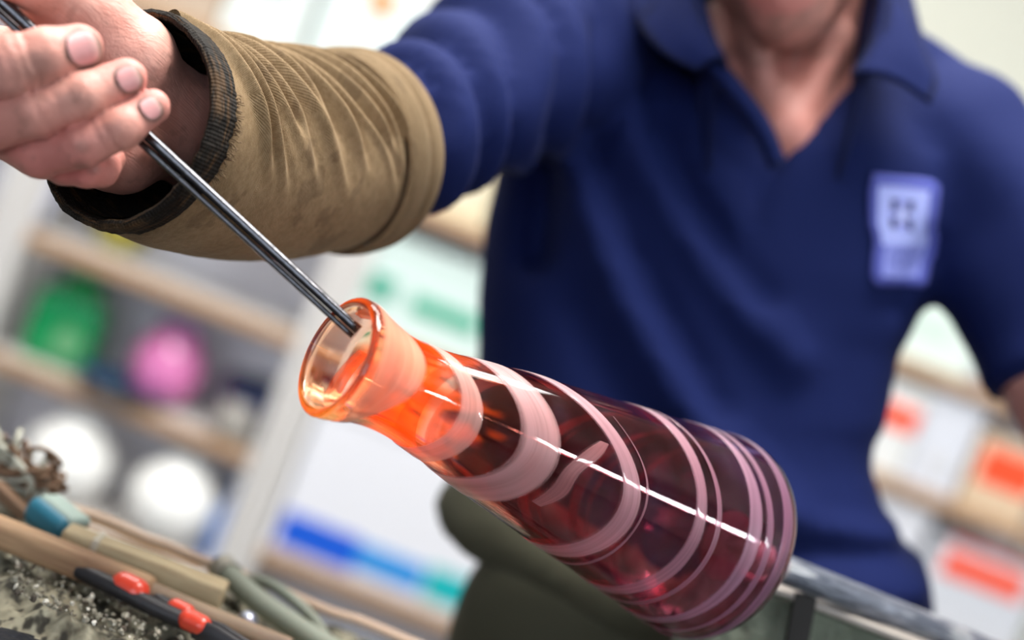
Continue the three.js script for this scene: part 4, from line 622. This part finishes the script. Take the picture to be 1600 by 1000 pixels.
const LA = [0.24, 0.505, 0.77, 1.035, 1.30], LC = [0.33, 0.84, 1.115, 1.40], LD = [0.42, 0.69, 0.95, 1.19, 1.45];
shelving('grey shelf unit at the far left, mostly outside the frame', -1.75, X1a, 1.75, LA);
shelving('grey shelf unit with tan board edges holding the green and pink glass', X1a, X2a, 1.75, LA);
shelving('grey shelf unit behind the forearm holding cartons', X2a, X3a, 1.75, LC);
shelving('grey shelf unit at the right holding orange labelled boxes', X3a, X4a, 1.62, LD);
const gloss = (r, g, b, o = {}) => mat({ color: lin(r, g, b), roughness: 0.25, clearcoat: 0.5, ...o });
const ZI = -3.12;
function place(name, label, cat, px, level, z = ZI, group) { const p = onPlane(...px, z); return [thing(name, label, cat, V(p.x, level, z), group), p]; }
// hollow turned vessel: outside profile, then back down the inside
const pot = (pts, wall = 0.004) => lathe([[0, 0.0], ...pts, ...pts.slice().reverse().map(([r, y]) => [Math.max(r - wall, 0), Math.max(y, wall) - 0.0]), [0, wall]], 48);
{ // green glass block vase
  const [t] = place('green_vase', 'squat bright green glass block vase at the left of its shelf', 'vase', [128, 455], 0.505);
  mesh('vase_body', merge([box(0.155, 0.165, 0.13, 0, 0.0825, 0, 0.03)]), gloss(0.0, 0.25, 0.075), t); mesh('vase_neck', pot([[0.045, 0.165], [0.043, 0.185], [0.052, 0.2]]), gloss(0.02, 0.30, 0.08), t); mesh('vase_foot', box(0.13, 0.012, 0.11, 0, 0.004, 0, 0.004), gloss(0.0, 0.16, 0.06), t); mesh('round_seal', new THREE.CylinderGeometry(0.032, 0.034, 0.01, 32).rotateX(Math.PI / 2).translate(0.028, 0.06, 0.066), gloss(0.13, 0.36, 0.17), t, 'paler round glass seal');
}
{
  const [t] = place('yellow_bowl', 'small yellow green glass bowl behind the green vase', 'bowl', [182, 380], 0.77, -3.2); mesh('bowl_body', pot([[0.03, 0.004], [0.05, 0.02], [0.065, 0.05], [0.07, 0.075]]), gloss(0.42, 0.36, 0.05), t); mesh('bowl_foot', lathe([[0, 0], [0.034, 0], [0.03, 0.008], [0, 0.008]]), gloss(0.42, 0.36, 0.05), t);
}
{
  const [t] = place('pink_vase', 'rounded pink glass vase between the green vase and the dark bowl', 'vase', [282, 520], 0.505); mesh('vase_body', pot([[0.035, 0.0], [0.062, 0.02], [0.078, 0.06], [0.078, 0.1], [0.06, 0.14], [0.04, 0.16], [0.045, 0.175]]), gloss(0.78, 0.22, 0.50), t); mesh('vase_lip', new THREE.TorusGeometry(0.043, 0.005, 10, 40).rotateX(Math.PI / 2).translate(0, 0.175, 0), gloss(0.35, 0.12, 0.42), t, 'violet rolled lip');
}
{
  const [t] = place('blue_dish', 'dark teal blue glass dish under the pink vase', 'dish', [225, 520], 0.505, -3.03); mesh('dish_body', pot([[0.04, 0.0], [0.09, 0.012], [0.105, 0.032]]), gloss(0.015, 0.06, 0.13), t); mesh('dish_foot', lathe([[0, 0], [0.042, 0], [0.038, 0.008], [0, 0.008]]), gloss(0.015, 0.06, 0.13), t);
}
{
  const [t] = place('navy_bowl', 'dark navy glass bowl at the right end of the glass shelf', 'bowl', [428, 585], 0.505, -3.10); mesh('bowl_body', pot([[0.03, 0.0], [0.07, 0.03], [0.095, 0.075], [0.1, 0.125]]), gloss(0.02, 0.03, 0.085), t); mesh('bowl_foot', lathe([[0, 0], [0.035, 0], [0.03, 0.01], [0, 0.01]]), gloss(0.02, 0.03, 0.085), t);
}
{
  const [t] = place('grey_jar', 'grey mottled jar in front of the navy bowl', 'jar', [392, 590], 0.505, -3.02); mesh('jar_body', pot([[0.03, 0.0], [0.045, 0.02], [0.048, 0.05], [0.032, 0.075], [0.034, 0.085]]), gloss(0.33, 0.31, 0.28), t); mesh('jar_lid', lathe([[0, 0.095], [0.008, 0.094], [0.01, 0.088], [0.033, 0.085], [0.033, 0.08], [0, 0.08]]), gloss(0.2, 0.19, 0.18), t);
}
[[112, 705], [275, 765]].forEach((px, i) => {
  const [t] = place('white_vase', ['round white glass vase on the lower shelf, left of the two', 'round white glass vase on the lower shelf beside the post'][i], 'vase', px, 0.24, -3.05, 'round white vases on the lower shelf');
  mesh('vase_body', pot([[0.04, 0.0], [0.078, 0.026], [0.098, 0.08], [0.092, 0.13], [0.058, 0.165], [0.042, 0.178], [0.048, 0.188]]), gloss(0.93, 0.93, 0.90), t); mesh('vase_lip', new THREE.TorusGeometry(0.046, 0.004, 10, 40).rotateX(Math.PI / 2).translate(0, 0.188, 0), gloss(0.85, 0.85, 0.82), t);
});
{
  const [t] = place('clear_vase', 'pale bluish white glass vase at the left edge of the photo', 'vase', [15, 370], 0.77, -3.08); mesh('vase_body', pot([[0.04, 0.0], [0.06, 0.03], [0.065, 0.1], [0.045, 0.16], [0.05, 0.19]]), gloss(0.68, 0.72, 0.92), t); mesh('vase_foot', lathe([[0, 0], [0.05, 0], [0.046, 0.01], [0, 0.01]]), gloss(0.35, 0.4, 0.6), t);
}
{
  const [t] = place('blue_bottle', 'slim blue glass bottle standing beside the second white vase', 'bottle', [362, 790], 0.24, -3.05); mesh('bottle_body', pot([[0.028, 0.0], [0.03, 0.01], [0.03, 0.11], [0.012, 0.135], [0.011, 0.165], [0.015, 0.17]], 0.003), gloss(0.08, 0.19, 0.50), t); mesh('stopper', lathe([[0, 0.168], [0.009, 0.168], [0.013, 0.18], [0.008, 0.195], [0, 0.197]]), gloss(0.2, 0.35, 0.6), t);
}
{
  const [t] = place('paper_parcel', 'brown paper parcel on the upper shelf behind the hand', 'parcel', [290, 10], 1.30, -3.12); mesh('parcel_body', box(0.2, 0.11, 0.2, 0, 0.055, 0, 0.006), mat({ color: lin(0.42, 0.33, 0.25), roughness: 0.85 }), t); mesh('tape', box(0.203, 0.112, 0.03, 0, 0.056, 0, 0.002), mat({ color: lin(0.5, 0.42, 0.3), roughness: 0.4 }), t);
}
// cartons: body, lid flap and coloured print or label
function carton(label, x, y, z, w, h, d, color, marks = [], group) {
  const t = thing('carton', label, 'box', V(x, y, z), group); mesh('carton_body', box(w, h * 0.9, d, 0, h * 0.45, 0, 0.006), mat({ color: lin(...color), roughness: 0.7 }), t); mesh('carton_lid', box(w + 0.008, h * 0.12, d + 0.008, 0, h * 0.94, 0, 0.005), mat({ color: lin(...color), roughness: 0.65 }), t);
  for (const [mx, my, mw, mh, c, name] of marks) mesh('label_patch', box(mw, mh, 0.004, mx, my, d / 2 + 0.001, 0.0015), mat({ color: lin(...c), roughness: 0.5 }), t, name);
  return t;
}
const white = [0.70, 0.71, 0.70], mint = [0.58, 0.70, 0.67], cool = [0.78, 0.82, 0.9];
carton('large white carton with a blue and teal stripe along its foot', 0.0, 0.33, -3.13, 0.62, 0.36, 0.26, [0.72, 0.73, 0.78], [[-0.21, 0.05, 0.17, 0.075, [0.0, 0.09, 0.62], 'deep blue stripe'], [-0.05, 0.052, 0.15, 0.06, [0.02, 0.26, 0.68], 'mid blue stripe'], [0.13, 0.055, 0.20, 0.07, [0.0, 0.42, 0.45], 'teal stripe']]);
carton('pale mint carton with a green printed label behind the bottle neck', -0.115, 0.84, -3.14, 0.42, 0.2, 0.26, mint, [[-0.02, 0.08, 0.15, 0.038, [0.03, 0.36, 0.22], 'green label'], [-0.165, 0.085, 0.06, 0.05, [0.04, 0.33, 0.22], 'green square']]);
carton('pale blue carton beside the torso above the mint carton', 0.07, 1.115, -3.14, 0.36, 0.2, 0.26, [0.62, 0.74, 0.88], [[0.0, 0.09, 0.1, 0.05, [0.4, 0.55, 0.75], 'blue label']]);
carton('pale ochre carton low behind the sleeve guard', -0.21, 1.115, -3.14, 0.17, 0.16, 0.26, [0.66, 0.58, 0.40], [[0, 0.08, 0.08, 0.05, [0.8, 0.78, 0.7], 'white label']]);
carton('plain white carton in the middle of the top shelf behind the upper arm', -0.06, 1.40, -3.14, 0.5, 0.3, 0.26, [0.74, 0.78, 0.76], [[0.1, 0.13, 0.1, 0.05, [0.62, 0.68, 0.66], 'grey green label']]);
carton('white carton at the right end of the top shelf behind the shoulder', 0.30, 1.40, -3.14, 0.14, 0.3, 0.26, white, [[0, 0.15, 0.08, 0.04, [0.7, 0.72, 0.7], 'grey label']]);
{ const o = onPlane(597, 3, -3.0); carton('pale mint carton with a small orange mark above the forearm', -0.505, 1.30, -3.14, 0.2, 0.32, 0.26, [0.66, 0.74, 0.72], [[o.x + 0.505, o.y - 1.30, 0.05, 0.05, [0.95, 0.20, 0.01], 'orange mark']]); }
carton('greenish white carton next to the brown parcel', -0.71, 1.30, -3.14, 0.17, 0.25, 0.26, [0.66, 0.72, 0.70], [[0, 0.12, 0.09, 0.05, [0.5, 0.58, 0.55], 'grey green label']]);
// right unit: boxes with orange labels
const spot = (px, py, z = -2.99) => onPlane(px, py, z);
{
  const a = spot(1412, 655), b = spot(1578, 740), c = spot(1535, 890), d = spot(1430, 520), OR = [0.88, 0.06, 0.002];
  carton('white box with an orange label beside the elbow of the shirt', a.x - 0.04, 0.95, -3.13, 0.16, 0.19, 0.26, white, [[0.03, a.y - 0.95, 0.085, 0.05, OR, 'orange label']]);
  carton('pale grey box between the two upper orange labels', a.x + 0.102, 0.95, -3.13, 0.115, 0.2, 0.26, [0.62, 0.64, 0.70], [[0, 0.06, 0.06, 0.03, [0.6, 0.6, 0.62], 'grey label']]);
  carton('tan box with an orange label at the right edge of the photo', b.x + 0.0, 0.95, -3.13, 0.15, 0.16, 0.26, [0.66, 0.50, 0.34], [[0.0, b.y - 0.95, 0.12, 0.075, OR, 'orange label']]);
  carton('white box below the upper boxes beside the shirt', a.x + 0.005, 0.69, -3.13, 0.26, 0.22, 0.26, [0.66, 0.67, 0.72], [[0.0, 0.06, 0.1, 0.03, [0.65, 0.65, 0.68], 'grey label']]);
  carton('pale box with a broad orange label on the lower shelf', c.x + 0.01, 0.69, -3.13, 0.24, 0.18, 0.26, [0.58, 0.60, 0.65], [[0.0, c.y - 0.69, 0.18, 0.075, OR, 'broad orange label']]);
  carton('bluish white box under the broad orange label', c.x + 0.03, 0.42, -3.13, 0.26, 0.22, 0.26, [0.7, 0.74, 0.84], [[0.05, 0.1, 0.07, 0.04, [0.5, 0.55, 0.7], 'blue label']]);
  carton('mint green box in the gap under the armpit', d.x, 1.19, -3.13, 0.28, 0.2, 0.26, [0.66, 0.76, 0.70], [[0.02, 0.08, 0.1, 0.04, [0.55, 0.68, 0.6], 'green label']]);
}
renderer.render(scene, camera);
